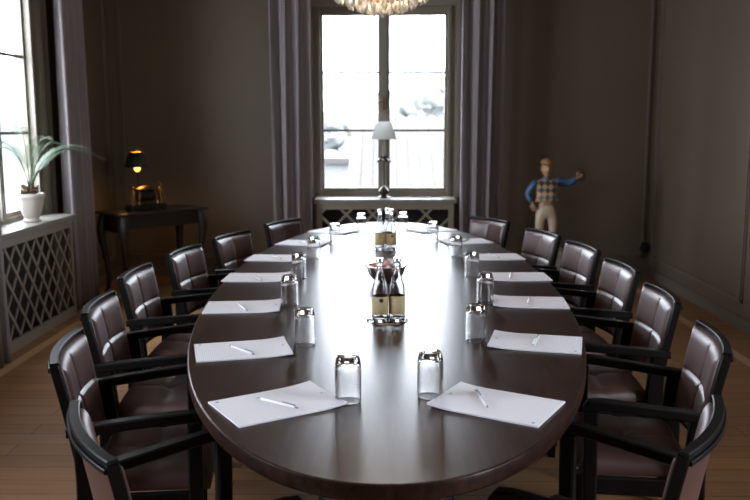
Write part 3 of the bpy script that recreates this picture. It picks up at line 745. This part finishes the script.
spots = [(-0.058, -0.012, .066), (-0.03, -0.05, .066), (0.012, -0.058, .066), (0.048, -0.034, .066), (0.06, 0.006, .066), (-0.02, 0.0, .064), (0.022, 0.0, .064), (-0.03, 0.045, .066), (0.025, 0.048, .066), (0.0, -0.025, .086), (0.03, -0.012, .088)]
places = ['at the left rim of the bowl', 'at the front left of the bowl', 'at the front of the bowl', 'at the front right of the bowl', 'at the right rim of the bowl', 'left of the bowl centre', 'right of the bowl centre', 'at the back left of the bowl', 'at the back right of the bowl', 'on top of the bowl heap', 'on top right of the bowl heap']
candy_me = {}
for k, ((x, y, z), pl) in enumerate(zip(spots, places)):
    ci = (0, 1, 2, 0, 1, 2, 0, 1, 0, 1, 2)[k]
    if ci not in candy_me:
        bm = B(); add_lathe(bm, [(0, -0.015), (0.010, -0.012), (0.017, -0.003), (0.018, 0.003), (0.013, 0.011), (0.007, 0.014), (0.010, 0.018), (0, 0.016)], 14)
        o = obj('wrapped_sweet', bm, cm[ci], smooth=60); candy_me[ci] = o
    else:
        o = candy_me[ci].copy(); C.objects.link(o)
    o.location = (x, 3.75+y, TZ+z+0.004); o.rotation_euler = (random.uniform(-.5, .5), random.uniform(-.5, .5), random.uniform(0, 6))
    tag(o, cn[ci] + ' wrapped sweet ' + pl, 'sweet', 'wrapped sweets in the bowl')

# ------------------------------------------------------------------ console table in the far left corner
root = thing('console_table', 'dark antique console table with curved legs in the left corner', 'table', (0, 0, 0))
P = [Vector((-2.475, 7.02, 0)), Vector((-2.20, 6.69, 0)), Vector((-1.60, 7.33, 0)), Vector((-1.875, 7.66, 0))]
cc = sum(P, Vector())/4; ux = (P[2]-P[1]).normalized(); uy = (P[3]-P[2]).normalized(); LX = (P[2]-P[1]).length/2; LY = (P[3]-P[2]).length/2
uy = Vector((-ux.y, ux.x, 0))
root.location = (cc.x, cc.y, 0); root.rotation_euler = (0, 0, math.atan2(ux.y, ux.x))
bm = B(); add_box(bm, -LX, LX, -LY, LY, 0.716, 0.740, bev=0.008); obj('tabletop', bm, M['console_wood'], root)
bm = B(); ix, iy = LX-0.07, LY-0.05
add_box(bm, -ix, ix, -iy-0.008, -iy+0.012, 0.60, 0.7155); add_box(bm, -ix, ix, iy-0.012, iy+0.008, 0.60, 0.7155)
add_box(bm, -ix-0.008, -ix+0.012, -iy, iy, 0.60, 0.7155); add_box(bm, ix-0.012, ix+0.008, -iy, iy, 0.60, 0.7155)
for k in range(7): add_lathe(bm, [(0, -0.012), (0.035, -0.012), (0.035, 0.0), (0, 0)], 14, Matrix.Translation((-ix+0.012, -iy*0.7+iy*1.4*k/6, 0.60)) @ Matrix.Rotation(radians(90), 4, 'Y'))
obj('apron', bm, M['console_wood'], root)
for sx in (-1, 1):
    for sy_ in (-1, 1):
        bm = B(); pts, frs = [], []
        for t, o_, hh in ((0.7155, 0.0, 0.034), (0.66, 0.014, 0.036), (0.58, 0.028, 0.034), (0.48, 0.022, 0.027), (0.34, -0.004, 0.021), (0.18, -0.018, 0.017), (0.07, -0.008, 0.016), (0.03, 0.012, 0.020), (0.0, 0.018, 0.021)):
            pts.append((sx*(ix+o_*0.75), sy_*(iy+o_*0.75), t)); frs.append(((1, 0, 0), (0, 1, 0), hh, hh))
        add_sweep(bm, pts, frs); obj('leg', bm, M['console_wood'], root, smooth=50)
# brass apparatus on the console
DX, DY = -2.058, 7.068
root = thing('brass_apparatus', 'antique brass mechanical ornament on dark base on the console', 'ornament', (DX, DY, 0.7402), 0.82)
bm = B(); add_box(bm, -0.175, 0.175, -0.062, 0.062, 0.012, 0.045, bev=0.006); add_box(bm, -0.16, 0.16, -0.054, 0.054, 0.045, 0.058, bev=0.004); obj('base', bm, M['mech'], root)
for sx in (-1, 1):
    for sy_ in (-1, 1):
        bm = B(); add_lathe(bm, [(0, 0), (0.012, 0.002), (0.014, 0.008), (0.010, 0.014), (0, 0.014)], 12, Matrix.Translation((sx*0.15, sy_*0.045, 0))); obj('foot', bm, M['brass'], root, smooth=60)
        bm = B(); add_lathe(bm, [(0, 0.058), (0.012, 0.058), (0.012, 0.064), (0.006, 0.070), (0.0055, 0.10), (0.010, 0.105), (0.0055, 0.11), (0.005, 0.17), (0.010, 0.176), (0.010, 0.182), (0, 0.183)], 12, Matrix.Translation((sx*0.085, sy_*0.042, 0))); obj('post', bm, M['brass'], root, smooth=50)
bm = B(); add_box(bm, -0.098, 0.098, -0.052, 0.052, 0.183, 0.190, bev=0.003)
add_lathe(bm, [(0, 0.035), (0.02, 0.033), (0.05, 0.02), (0.075, 0.004), (0.078, 0), (0, 0)], 24, Matrix.Translation((0, 0, 0.190)) @ Matrix.Diagonal((1.15, 0.6, 0.55, 1))); obj('top_plate', bm, M['brass'], root, smooth=40)
bm = B(); add_lathe(bm, [(0, -0.07), (0.045, -0.07), (0.05, -0.066), (0.05, -0.03), (0.046, -0.028), (0.046, 0.028), (0.05, 0.03), (0.05, 0.066), (0.045, 0.07), (0, 0.07)], 24, Matrix.Translation((0, 0, 0.125)) @ Matrix.Rotation(radians(90), 4, 'Y')); obj('drum', bm, M['mech'], root, smooth=40)
bm = B(); add_box(bm, -0.085, 0.085, -0.045, -0.039, 0.068, 0.078); add_box(bm, -0.085, 0.085, 0.039, 0.045, 0.068, 0.078); obj('cross_bar', bm, M['brass'], root)
for sx, hgt in ((-1, 0.20), (1, 0.19)):
    bm = B(); x = sx*0.128
    add_lathe(bm, [(0, 0.058), (0.022, 0.058), (0.022, 0.066), (0.012, 0.075), (0.016, 0.10), (0.020, 0.125), (0.013, 0.140), (0.019, 0.155), (0.014, 0.172), (0.007, 0.178), (0.013, hgt-0.008), (0.010, hgt+0.006), (0, hgt+0.010)], 14, Matrix.Translation((x, -0.02, 0)))
    add_tube(bm, [(x, -0.02, 0.16), (x+sx*0.02, -0.035, 0.135), (x+sx*0.005, -0.05, 0.115)], 0.006)
    obj('finial_figure', bm, M['brass'], root, smooth=60)
bm = B(); add_tube(bm, [(0.165, 0.0, 0.06), (0.168, 0, 0.14), (0.160, 0, 0.20), (0.135, 0, 0.235), (0.09, 0.0, 0.25), (0.03, 0.0, 0.246)], 0.0045); add_tube(bm, [(0.145, -0.0, 0.10), (0.19, -0.02, 0.10)], 0.005); obj('curved_handle', bm, M['brass'], root, smooth=60)
# lamp beside it
LXY = (-2.169, 7.227)
root = thing('table_lamp', 'lit small lamp with dark shade on the console table', 'lamp', (*LXY, 0.7402))
bm = B(); add_lathe(bm, [(0, 0), (0.05, 0), (0.052, 0.006), (0.03, 0.014), (0.012, 0.022), (0.0055, 0.04), (0.005, 0.30), (0.011, 0.303), (0.011, 0.321), (0, 0.322)], 20); obj('stand', bm, M['mech'], root, smooth=50)
ZS0, ZS1 = 0.362, 0.492
bm = B(); add_lathe(bm, [(0.112, ZS0), (0.060, ZS1)], 32); o = obj('lamp_shade', bm, M['shade_dark'], root, smooth=60)
o.modifiers.new('thickness', 'SOLIDIFY').thickness = 0.0015
bm = B(); add_lathe(bm, [(0.1095, ZS0+0.001), (0.0575, ZS1-0.001)], 32); obj('shade_lining', bm, M['shade_inner'], o, smooth=60)
bm = B()
for k in range(3): a = 2*pi*k/3+0.4; add_tube(bm, [(0.0, 0, ZS1-0.012), (0.058*cos(a), 0.058*sin(a), ZS1-0.004)], 0.002)
add_tube(bm, [(0, 0.0, 0.316), (0.034, 0.0, 0.36), (0.030, 0, 0.44), (0, 0, ZS1-0.01)], 0.002)
obj('shade_carrier', bm, M['mech'], root)
bm = B(); add_lathe(bm, [(0, 0.322), (0.012, 0.323), (0.022, 0.333), (0.027, 0.348), (0.024, 0.364), (0.012, 0.378), (0, 0.380)], 18); obj('bulb', bm, M['bulb'], root, smooth=60)
ld = bpy.data.lights.new('lamp_glow', 'POINT'); ld.energy = 4.0; ld.color = (1.0, 0.55, 0.16); ld.shadow_soft_size = 0.035
lo = bpy.data.objects.new('lamp_glow', ld); C.objects.link(lo); lo.parent = root; lo.location = (0.0, 0.0, 0.415)

# socket on the wall under the console, and the dark round switch in the right corner
bm = B()
add_box(bm, -0.03, 0.03, -0.02, 0, -0.045, 0.045, bev=0.006)
for s in (-1, 1): add_lathe(bm, [(0, 0), (0.019, 0), (0.021, 0.006), (0, 0.008)], 16, Matrix.Translation((0, -0.02, s*0.021)) @ Matrix.Rotation(radians(90), 4, 'X'))
o = tag(obj('wall_socket', bm, M['black_plastic'], smooth=40, loc=(XL+0.0, 7.55, 0.29)), 'black double wall socket under the console table', 'socket'); o.rotation_euler = (0, 0, radians(90))
bm = B(); add_lathe(bm, [(0, 0), (0.050, 0), (0.050, 0.008), (0.042, 0.016), (0.038, 0.030), (0.018, 0.034), (0.014, 0.044), (0, 0.045)], 24, Matrix.Rotation(radians(90), 4, 'X'))
tag(obj('round_wall_knob', bm, M['black_plastic'], smooth=40, loc=(2.50, YB-0.0195, 0.285)), 'round black fitting low on the wall in the right corner', 'wall fitting')

# ------------------------------------------------------------------ lamp and cord on the middle sill
SZ = 0.7722
root = thing('window_lamp', 'slender bronze lamp with white pleated shade on the middle sill', 'lamp', (-0.02, 7.89, SZ))
bm = B(); add_lathe(bm, [(0, 0), (0.068, 0), (0.070, 0.008), (0.050, 0.014), (0.032, 0.022), (0.030, 0.032), (0.048, 0.046), (0.050, 0.066), (0.036, 0.090), (0.016, 0.106), (0.010, 0.12), (0.013, 0.13), (0, 0.131)], 28); obj('foot', bm, M['bronze'], root, smooth=60)
bm = B(); add_lathe(bm, [(0, 0.13), (0.013, 0.13), (0.0105, 0.15), (0.0090, 0.34), (0.014, 0.35), (0.014, 0.362), (0.0085, 0.37), (0.0085, 0.60), (0.011, 0.605), (0.011, 0.65), (0, 0.65)], 16); obj('stem', bm, M['bronze'], root, smooth=60)
bm = B()
for k in range(6):
    a = 2*pi*k/6+0.3; pts = [(0.008*cos(a), 0.008*sin(a), 0.345), (0.035*cos(a), 0.035*sin(a), 0.365), (0.062*cos(a), 0.062*sin(a), 0.350), (0.075*cos(a), 0.075*sin(a), 0.335)]
    add_tube(bm, pts, [0.007, 0.013, 0.010, 0.002], 6)
    pts = [(0.008*cos(a+.5), 0.008*sin(a+.5), 0.355), (0.025*cos(a+.5), 0.025*sin(a+.5), 0.39), (0.045*cos(a+.5), 0.045*sin(a+.5), 0.405)]
    add_tube(bm, pts, [0.005, 0.007, 0.002], 6)
obj('leaf_ornament', bm, M['bronze'], root, smooth=60)
bm = B(); n = 72; ra, rb = [], []
for k in range(n):
    a = 2*pi*k/n; d = 1+0.05*(1 if k % 2 else -1)
    ra.append((0.115*d*cos(a), 0.115*d*sin(a), 0.555)); rb.append((0.066*d*cos(a), 0.066*d*sin(a), 0.718))
va = [bm.verts.new(p) for p in ra]; vb = [bm.verts.new(p) for p in rb]
for k in range(n): bm.faces.new((va[k], va[(k+1) % n], vb[(k+1) % n], vb[k]))
o = obj('lamp_shade', bm, M['shade_white'], root); o.modifiers.new('thickness', 'SOLIDIFY').thickness = 0.0012
bm = B()
for k in range(3): a = 2*pi*k/3; add_tube(bm, [(0, 0, 0.70), (0.066*cos(a), 0.066*sin(a), 0.712)], 0.002)
add_tube(bm, [(0, 0, 0.64), (0, 0, 0.715)], 0.003); obj('shade_carrier', bm, M['bronze'], root)
bm = B(); pts = [(0.05+0.5*k/30, 7.90+0.045*sin(k*0.55)+0.012*sin(k*1.7), SZ+0.0035) for k in range(31)]
add_tube(bm, pts, 0.003, 6); add_tube(bm, [(p[0]*0.45+0.24, p[1]-0.02+0.025*cos(i), p[2]+0.004*(1+sin(i*0.9))) for i, p in enumerate(pts)], 0.003, 6)
tag(obj('lamp_cord', bm, M['black_plastic'], smooth=60), 'thin dark cord lying in loops on the middle sill', 'cord')

# ------------------------------------------------------------------ potted palm on the left sill
PX, PY, PZ = -2.505, 5.80, 0.7874
root = thing('potted_palm', 'small sago palm in a white urn pot on the left sill', 'plant', (PX, PY, PZ))
bm = B(); add_lathe(bm, [(0, 0.002), (0.058, 0), (0.062, 0.006), (0.058, 0.016), (0.050, 0.026), (0.058, 0.045), (0.080, 0.11), (0.087, 0.150), (0.087, 0.160), (0.095, 0.166), (0.098, 0.180), (0.098, 0.196), (0.094, 0.200), (0.086, 0.199), (0.082, 0.17), (0, 0.168)], 40)
obj('pot', bm, M['pot'], root, smooth=60)
bm = B(); add_lathe(bm, [(0, 0.188), (0.05, 0.186), (0.083, 0.178)], 24); obj('soil', bm, M['soil'], root, smooth=60)
bm = B(); rnd = random.Random(3)
add_lathe(bm, [(0, 0.18), (0.034, 0.182), (0.040, 0.20), (0.030, 0.23), (0.012, 0.25), (0, 0.252)], 16)
for k in range(44):
    a = rnd.uniform(0, 2*pi); z = rnd.uniform(0.186, 0.24); r = 0.040-0.3*max(0, z-0.21)
    add_tube(bm, [(r*0.7*cos(a), r*0.7*sin(a), z), ((r+0.018)*cos(a), (r+0.018)*sin(a), z+0.012), ((r+0.026)*cos(a), (r+0.026)*sin(a), z+0.030)], [0.010, 0.007, 0.001], 5)
obj('trunk', bm, M['palm_trunk'], root, smooth=60)
def frond(az, length, rise, droop, mt, seed):
    rnd = random.Random(seed); bm = B(); d = Vector((cos(az), sin(az), 0)); side = Vector((-sin(az), cos(az), 0)); K = 24; pts = []
    for k in range(K+1):
        t = k/K; pts.append(d*(0.01+length*t*(0.45+0.55*t)) + Vector((0, 0, 0.235+rise*(1-(1-t)**1.7)-droop*t**3)))
    add_tube(bm, pts, [0.004*(1-0.8*k/K)+0.0006 for k in range(K+1)], 5)
    for k in range(5, K+1):
        t = k/K
        for sub in (0.0, 0.5):
            if k == K and sub: continue
            p = pts[k].lerp(pts[min(k+1, K)], sub); tan = (pts[min(k+1, K)]-pts[k-1]).normalized()
            L = 0.10*sin(pi*min(1, (t+0.04)*0.93))**0.6*(1.05-0.25*t)
            for s in (-1, 1):
                dirv = (side*s*0.85 + tan*0.62 + Vector((0, 0, 0.28))).normalized()
                tip = p+dirv*L+Vector((0, 0, -0.10*L)); mid = p+dirv*L*0.5+Vector((0, 0, 0.03*L)); wv = tan*0.0019
                a0, b0_ = bm.verts.new(p-wv), bm.verts.new(p+wv); a1, b1 = bm.verts.new(mid-wv*1.1), bm.verts.new(mid+wv*1.1); c = bm.verts.new(tip)
                bm.faces.new((a0, b0_, b1, a1)); bm.faces.new((a1, b1, c))
    obj('frond', bm, mt, root, smooth=180)
for az, L, rise, dr, mt, sd in ((70, 0.80, 0.38, 0.22, 'frond_pale', 1), (55, 0.50, 0.36, 0.10, 'frond_pale', 2), (100, 0.34, 0.36, 0.10, 'frond', 3), (-92, 0.46, 0.36, 0.08, 'frond', 4), (-75, 0.30, 0.46, 0.04, 'frond_pale', 5),
                               (20, 0.24, 0.40, 0.12, 'frond', 6), (-30, 0.24, 0.42, 0.08, 'frond_pale', 7), (-110, 0.30, 0.40, 0.10, 'frond_pale', 8), (40, 0.34, 0.33, 0.08, 'frond', 9)):
    frond(radians(az), L, rise, dr, M[mt], sd)

# ------------------------------------------------------------------ jockey statue in the far right corner
SX, SY, SB = 1.427, 7.40, 0.345
bm = B(); add_box(bm, -0.17, 0.17, -0.17, 0.17, 0, 0.062, bev=0.006); add_box(bm, -0.15, 0.15, -0.15, 0.15, 0.128, 0.30, bev=0.006); add_box(bm, -0.165, 0.165, -0.165, 0.165, 0.30, SB, bev=0.008)
root_p = tag(obj('plinth', bm, M['plinth'], loc=(SX+0.02, SY, 0)), 'cream plinth with blue band under the jockey statue', 'plinth')
bm = B(); add_box(bm, -0.168, 0.168, -0.168, 0.168, 0.063, 0.127, bev=0.004); obj('painted_band', bm, M['plinth_blue'], root_p)
root = thing('jockey_statue', 'painted jockey statue in blue and gold harlequin vest, one arm raised', 'statue', (SX, SY, SB+0.0005))
def skin(name, verts, edges, m, lvl=2, rootv=0):
    me = bpy.data.meshes.new(name); me.from_pydata([v[:3] for v in verts], edges, []); me.materials.append(m)
    o = bpy.data.objects.new(name, me); C.objects.link(o); o.parent = root
    sk = o.modifiers.new('skin', 'SKIN'); sk.use_smooth_shade = True
    o.modifiers.new('smooth', 'SUBSURF').levels = lvl; o.modifiers['smooth'].render_levels = lvl
    for i, v in enumerate(verts):
        d = me.skin_vertices[0].data[i]; d.radius = (v[4] if len(v) > 4 else v[3], v[3]); d.use_root = (i == rootv)
    return o
# body: one continuous figure (skin colour shows at head, neck and hands)
S = SB
def Z(z): return z-S
body_v = [(0.01, 0, Z(0.765), .045, .04), (0.005, 0.0, Z(0.86), .042, .035), (0, 0.0, Z(0.945), .04, .035), (0, 0.0, Z(0.985), .03, .03), (0, -0.008, Z(1.02), .026, .028),
          (-0.045, 0, Z(0.72), .04), (-0.05, -0.01, Z(0.55), .03), (-0.05, 0.005, Z(0.39), .018),
          (0.055, 0, Z(0.72), .04), (0.065, -0.015, Z(0.55), .03), (0.06, 0.0, Z(0.39), .018),
          (-0.105, 0, Z(0.95), .022), (-0.160, 0.01, Z(0.845), .02), (-0.118, -0.03, Z(0.765), .016),
          (0.105, 0, Z(0.955), .022), (0.215, -0.01, Z(0.945), .02), (0.278, -0.035, Z(1.005), .016)]
body_e = [(0, 1), (1, 2), (2, 3), (3, 4), (0, 5), (5, 6), (6, 7), (0, 8), (8, 9), (9, 10), (2, 11), (11, 12), (12, 13), (2, 14), (14, 15), (15, 16)]
body = skin('body', body_v, body_e, M['skin'])
# head as shaped lathe-like mesh with face
bm = B(); r = bmesh.ops.create_uvsphere(bm, u_segments=32, v_segments=24, radius=1)
for v in r['verts']:
    x, y, z = v.co
    wx = 0.050*(1-0.22*max(0, -z)**1.5); wy = 0.060*(1-0.12*max(0, -z)); wz = 0.075
    px, py, pz = x*wx, y*wy, z*wz
    f = max(0, -y)                                        # front
    py -= 0.020*f*exp(-(px/0.0085)**2)*exp(-((pz+0.006)/0.014)**2)          # nose
    py -= 0.006*f*exp(-(px/0.014)**2)*exp(-((pz+0.060)/0.012)**2)           # chin
    py += 0.007*f*exp(-((abs(px)-0.019)/0.010)**2)*exp(-((pz-0.012)/0.010)**2)  # eye sockets
    py -= 0.005*f*exp(-(px/0.03)**2)*exp(-((pz-0.026)/0.008)**2)            # brow
    py -= 0.004*f*exp(-(px/0.014)**2)*exp(-((pz+0.034)/0.006)**2)           # lips
    px *= 1+0.10*exp(-((abs(py)-0.0)/0.014)**2)*exp(-((pz)/0.020)**2)*(abs(x) > 0.9)
    v.co = Vector((px, py-0.010, pz+Z(1.072)))
for s in (-1, 1):
    rr = bmesh.ops.create_uvsphere(bm, u_segments=10, v_segments=8, radius=1)
    for v in rr['verts']: v.co = Vector((s*0.050+v.co.x*0.007, -0.004+v.co.y*0.012, Z(1.070)+v.co.z*0.018))
obj('head', bm, M['skin'], body, smooth=180)
bm = B()
for s in (-1, 1):
    for dx, dz, a_, b_ in ((0.019, 0.010, 0.0075, 0.0045), (0.019, 0.026, 0.012, 0.0028)):
        rr = bmesh.ops.create_uvsphere(bm, u_segments=10, v_segments=6, radius=1)
        yy = -0.064 if b_ > 0.004 else -0.066
        for v in rr['verts']: v.co = Vector((s*dx+v.co.x*a_, yy+v.co.y*0.003, Z(1.072)+dz+v.co.z*b_))
rr = bmesh.ops.create_uvsphere(bm, u_segments=10, v_segments=6, radius=1)
for v in rr['verts']: v.co = Vector((v.co.x*0.014, -0.0665+v.co.y*0.003, Z(1.072)-0.035+v.co.z*0.0028))
obj('painted_face', bm, M['hair'], body, smooth=180)
bm = B(); rr = bmesh.ops.create_uvsphere(bm, u_segments=24, v_segments=16, radius=1)
for v in rr['verts']:
    z = v.co.z; v.co = Vector((v.co.x*0.0535, v.co.y*0.060-0.001, Z(1.082)+z*0.060))
bmesh.ops.delete(bm, geom=[v for v in bm.verts if v.co.y < -0.018 and v.co.z < Z(1.115) or v.co.z < Z(1.055)], context='VERTS')
obj('hair', bm, M['hair'], root, smooth=180)
bm = B(); add_lathe(bm, [(0.055, 0), (0.0575, 0.006), (0.056, 0.022), (0.045, 0.040), (0.025, 0.051), (0.006, 0.054), (0.006, 0.058), (0, 0.059)], 28, Matrix.Translation((0, -0.008, Z(1.112))) @ Matrix.Diagonal((1, 1.12, 1, 1)))
add_lathe(bm, [(0, 0.0), (0.05, 0.0), (0.055, 0.003), (0.05, 0.006), (0, 0.007)], 24, Matrix.Translation((0, -0.050, Z(1.112))) @ Matrix.Rotation(radians(14), 4, 'X') @ Matrix.Diagonal((0.9, 0.85, 1, 1)))
obj('jockey_cap', bm, M['capcloth'], root, smooth=60)
# clothes
vest = skin('vest', [(0.012, -0.002, Z(0.766), .066, .056), (0.008, -0.002, Z(0.80), .094, .068), (0.002, 0, Z(0.87), .100, .066), (0, 0.0, Z(0.935), .128, .062), (0, 0.0, Z(0.978), .085, .048)], [(0, 1), (1, 2), (2, 3), (3, 4)], M['harlequin'], rootv=2)
bm = B(); add_lathe(bm, [(0.038, 0), (0.041, 0.002), (0.038, 0.018), (0.034, 0.020), (0.033, 0)], 20, Matrix.Translation((0, -0.004, Z(0.977)))); obj('collar', bm, M['blue'], root, smooth=50)
skin('sleeve', [(-0.075, 0, Z(0.955), .042), (-0.112, 0.0, Z(0.935), .042), (-0.145, 0.008, Z(0.882), .036), (-0.163, 0.012, Z(0.842), .036), (-0.146, -0.012, Z(0.800), .030), (-0.124, -0.026, Z(0.772), .024)], [(0, 1), (1, 2), (2, 3), (3, 4), (4, 5)], M['blue'])
skin('sleeve', [(0.075, 0, Z(0.958), .042), (0.115, 0.0, Z(0.955), .041), (0.165, -0.005, Z(0.945), .037), (0.208, -0.010, Z(0.945), .037), (0.240, -0.022, Z(0.968), .032), (0.263, -0.030, Z(0.990), .024)], [(0, 1), (1, 2), (2, 3), (3, 4), (4, 5)], M['blue'])
tr_v = [(0.008, 0.002, Z(0.762), .078, .062), (0.010, 0.002, Z(0.725), .082, .064), (-0.044, 0.0, Z(0.665), .056), (-0.052, -0.008, Z(0.575), .044), (-0.052, -0.008, Z(0.50), .036), (-0.052, -0.004, Z(0.455), .033),
        (0.056, 0.0, Z(0.665), .056), (0.068, -0.012, Z(0.575), .044), (0.066, -0.012, Z(0.50), .036), (0.064, -0.006, Z(0.455), .033)]
skin('breeches', tr_v, [(0, 1), (1, 2), (2, 3), (3, 4), (4, 5), (1, 6), (6, 7), (7, 8), (8, 9)], M['trouser'])
for s, x in ((-1, -0.052), (1, 0.063)):
    skin('boot', [(x, -0.004, Z(0.470), .036), (x, -0.002, Z(0.42), .034), (x, 0.006, Z(0.386), .024), (x+s*0.004, -0.02, Z(0.374), .020), (x+s*0.012, -0.065, Z(0.366), .016, .020)], [(0, 1), (1, 2), (2, 3), (3, 4)], M['boot'])
def hand(wrist, along, palmn, curl, sgn):
    """five-finger hand growing from the wrist"""
    w_, al = Vector(wrist), Vector(along).normalized(); pn = Vector(palmn); pn = (pn-al*pn.dot(al)).normalized(); sd = al.cross(pn)*sgn
    vs_, es = [], []
    def av(p, r, r2=None): vs_.append((p.x, p.y, p.z, r, r2 or r)); return len(vs_)-1
    a = av(w_, .014); b = av(w_+al*.020, .018, .013); c = av(w_+al*.040, .019, .012); es += [(a, b), (b, c)]
    hd = skin('hand', vs_, es, M['skin'], 2)
    for k, (off, ln) in enumerate(((-.0155, .034), (-.005, .039), (.0055, .037), (.0155, .029))):
        base = w_+al*.040+sd*off; p = base; d = al.copy(); fv = [(p.x-al.x*.012, p.y-al.y*.012, p.z-al.z*.012, .0062)]
        for j in range(3):
            ang = curl*(j+0.6)/2.2; d2 = al*cos(ang)+pn*sin(ang); p = p+d2*ln*(.42, .33, .25)[j]; fv.append((p.x, p.y, p.z, (.0062, .0056, .0046)[j]))
        f = skin('finger', fv, [(0, 1), (1, 2), (2, 3)], M['skin'], 1); f.parent = hd
    t0 = w_+al*.012-sd*.012; t1 = t0-sd*.016+al*.012+pn*.006; t2 = t1+al*.016+pn*.014; 
    f = skin('thumb', [(*t0, .0075), (*t1, .0070), (*t2, .0055)], [(0, 1), (1, 2)], M['skin'], 1); f.parent = hd
hand((-0.120, -0.028, Z(0.770)), (0.12, -0.1, -1), (0.3, 1, 0), 0.7, 1)
hand((0.268, -0.032, Z(0.995)), (0.6, -0.25, 0.8), (-0.2, -1, 0.3), 2.2, 1)
bm = B(); add_tube(bm, [(0.292+0.036*cos(2*pi*k/24)*0.9, -0.066+0.032*cos(2*pi*k/24)*0.35, Z(1.005)+0.034*sin(2*pi*k/24)) for k in range(25)], 0.0042, 8, cap=False)
obj('held_ring', bm, M['mech'], root, smooth=180)

# ------------------------------------------------------------------ chandelier
CX, CY, CZ = -0.02, 3.9, 1.945
root = thing('chandelier', 'crystal chandelier of tiered glass drops above the table', 'chandelier', (CX, CY, CZ))
tiers = [(0.045, 0.0, 6), (0.095, 0.012, 12), (0.150, 0.034, 19), (0.205, 0.062, 25), (0.255, 0.10, 32)]
bm = B()
for r, z, n in tiers: add_lathe(bm, [(r-0.004, z+0.066), (r+0.004, z+0.066), (r+0.004, z+0.074), (r-0.004, z+0.074)], 40, close=True)
for k in range(6):
    a = 2*pi*k/6; add_tube(bm, [(0.045*cos(a), 0.045*sin(a), 0.07), (0.245*cos(a), 0.245*sin(a), 0.182), (0.27*cos(a), 0.27*sin(a), 0.24), (0.06*cos(a), 0.06*sin(a), 0.50), (0.0, 0.0, 0.53)], 0.004)
obj('brass_frame', bm, M['brass'], root, smooth=50)
bm = B(); add_tube(bm, [(0, 0, 0.52), (0, 0, H-CZ-0.03)], 0.006); add_lathe(bm, [(0, 0), (0.06, 0), (0.055, -0.025), (0.01, -0.035), (0, -0.035)], 24, Matrix.Translation((0, 0, H-CZ-0.0005))); obj('ceiling_stem', bm, M['brass'], root, smooth=50)
bm = B(); add_lathe(bm, [(0, 0), (0.005, 0.002), (0.0135, 0.018), (0.0155, 0.030), (0.009, 0.050), (0.003, 0.066), (0, 0.067)], 6)
d0 = obj('crystal_drop', bm, M['crystal'], root)
first = True
for r, z, n in tiers:
    for k in range(n):
        a = 2*pi*k/n + r*7
        if first: o = d0; first = False
        else: o = d0.copy(); C.objects.link(o); o.parent = root
        o.location = (r*cos(a), r*sin(a), z+0.001*(k % 3)); o.rotation_euler = (0.0, 0.12*((k % 3)-1), a)
bm = B(); add_lathe(bm, [(0, 0), (0.012, 0.004), (0.020, 0.020), (0.012, 0.036), (0.003, 0.044), (0, 0.045)], 8, Matrix.Translation((0, 0, -0.005))); obj('bottom_pendant', bm, M['crystal'], root)
for k in range(5):
    a = 2*pi*k/5+0.3; bm = B(); add_lathe(bm, [(0, 0), (0.010, 0.004), (0.017, 0.022), (0.010, 0.042), (0, 0.05)], 14, Matrix.Translation((0.11*cos(a), 0.11*sin(a), 0.17))); obj('candle_bulb', bm, M['chand_bulb'], root, smooth=60)
cd = bpy.data.lights.new('chandelier_glow', 'POINT'); cd.energy = 9.0; cd.color = (1.0, 0.72, 0.42); cd.shadow_soft_size = 0.10
co = bpy.data.objects.new('chandelier_glow', cd); C.objects.link(co); co.parent = root; co.location = (0, 0, 0.26)
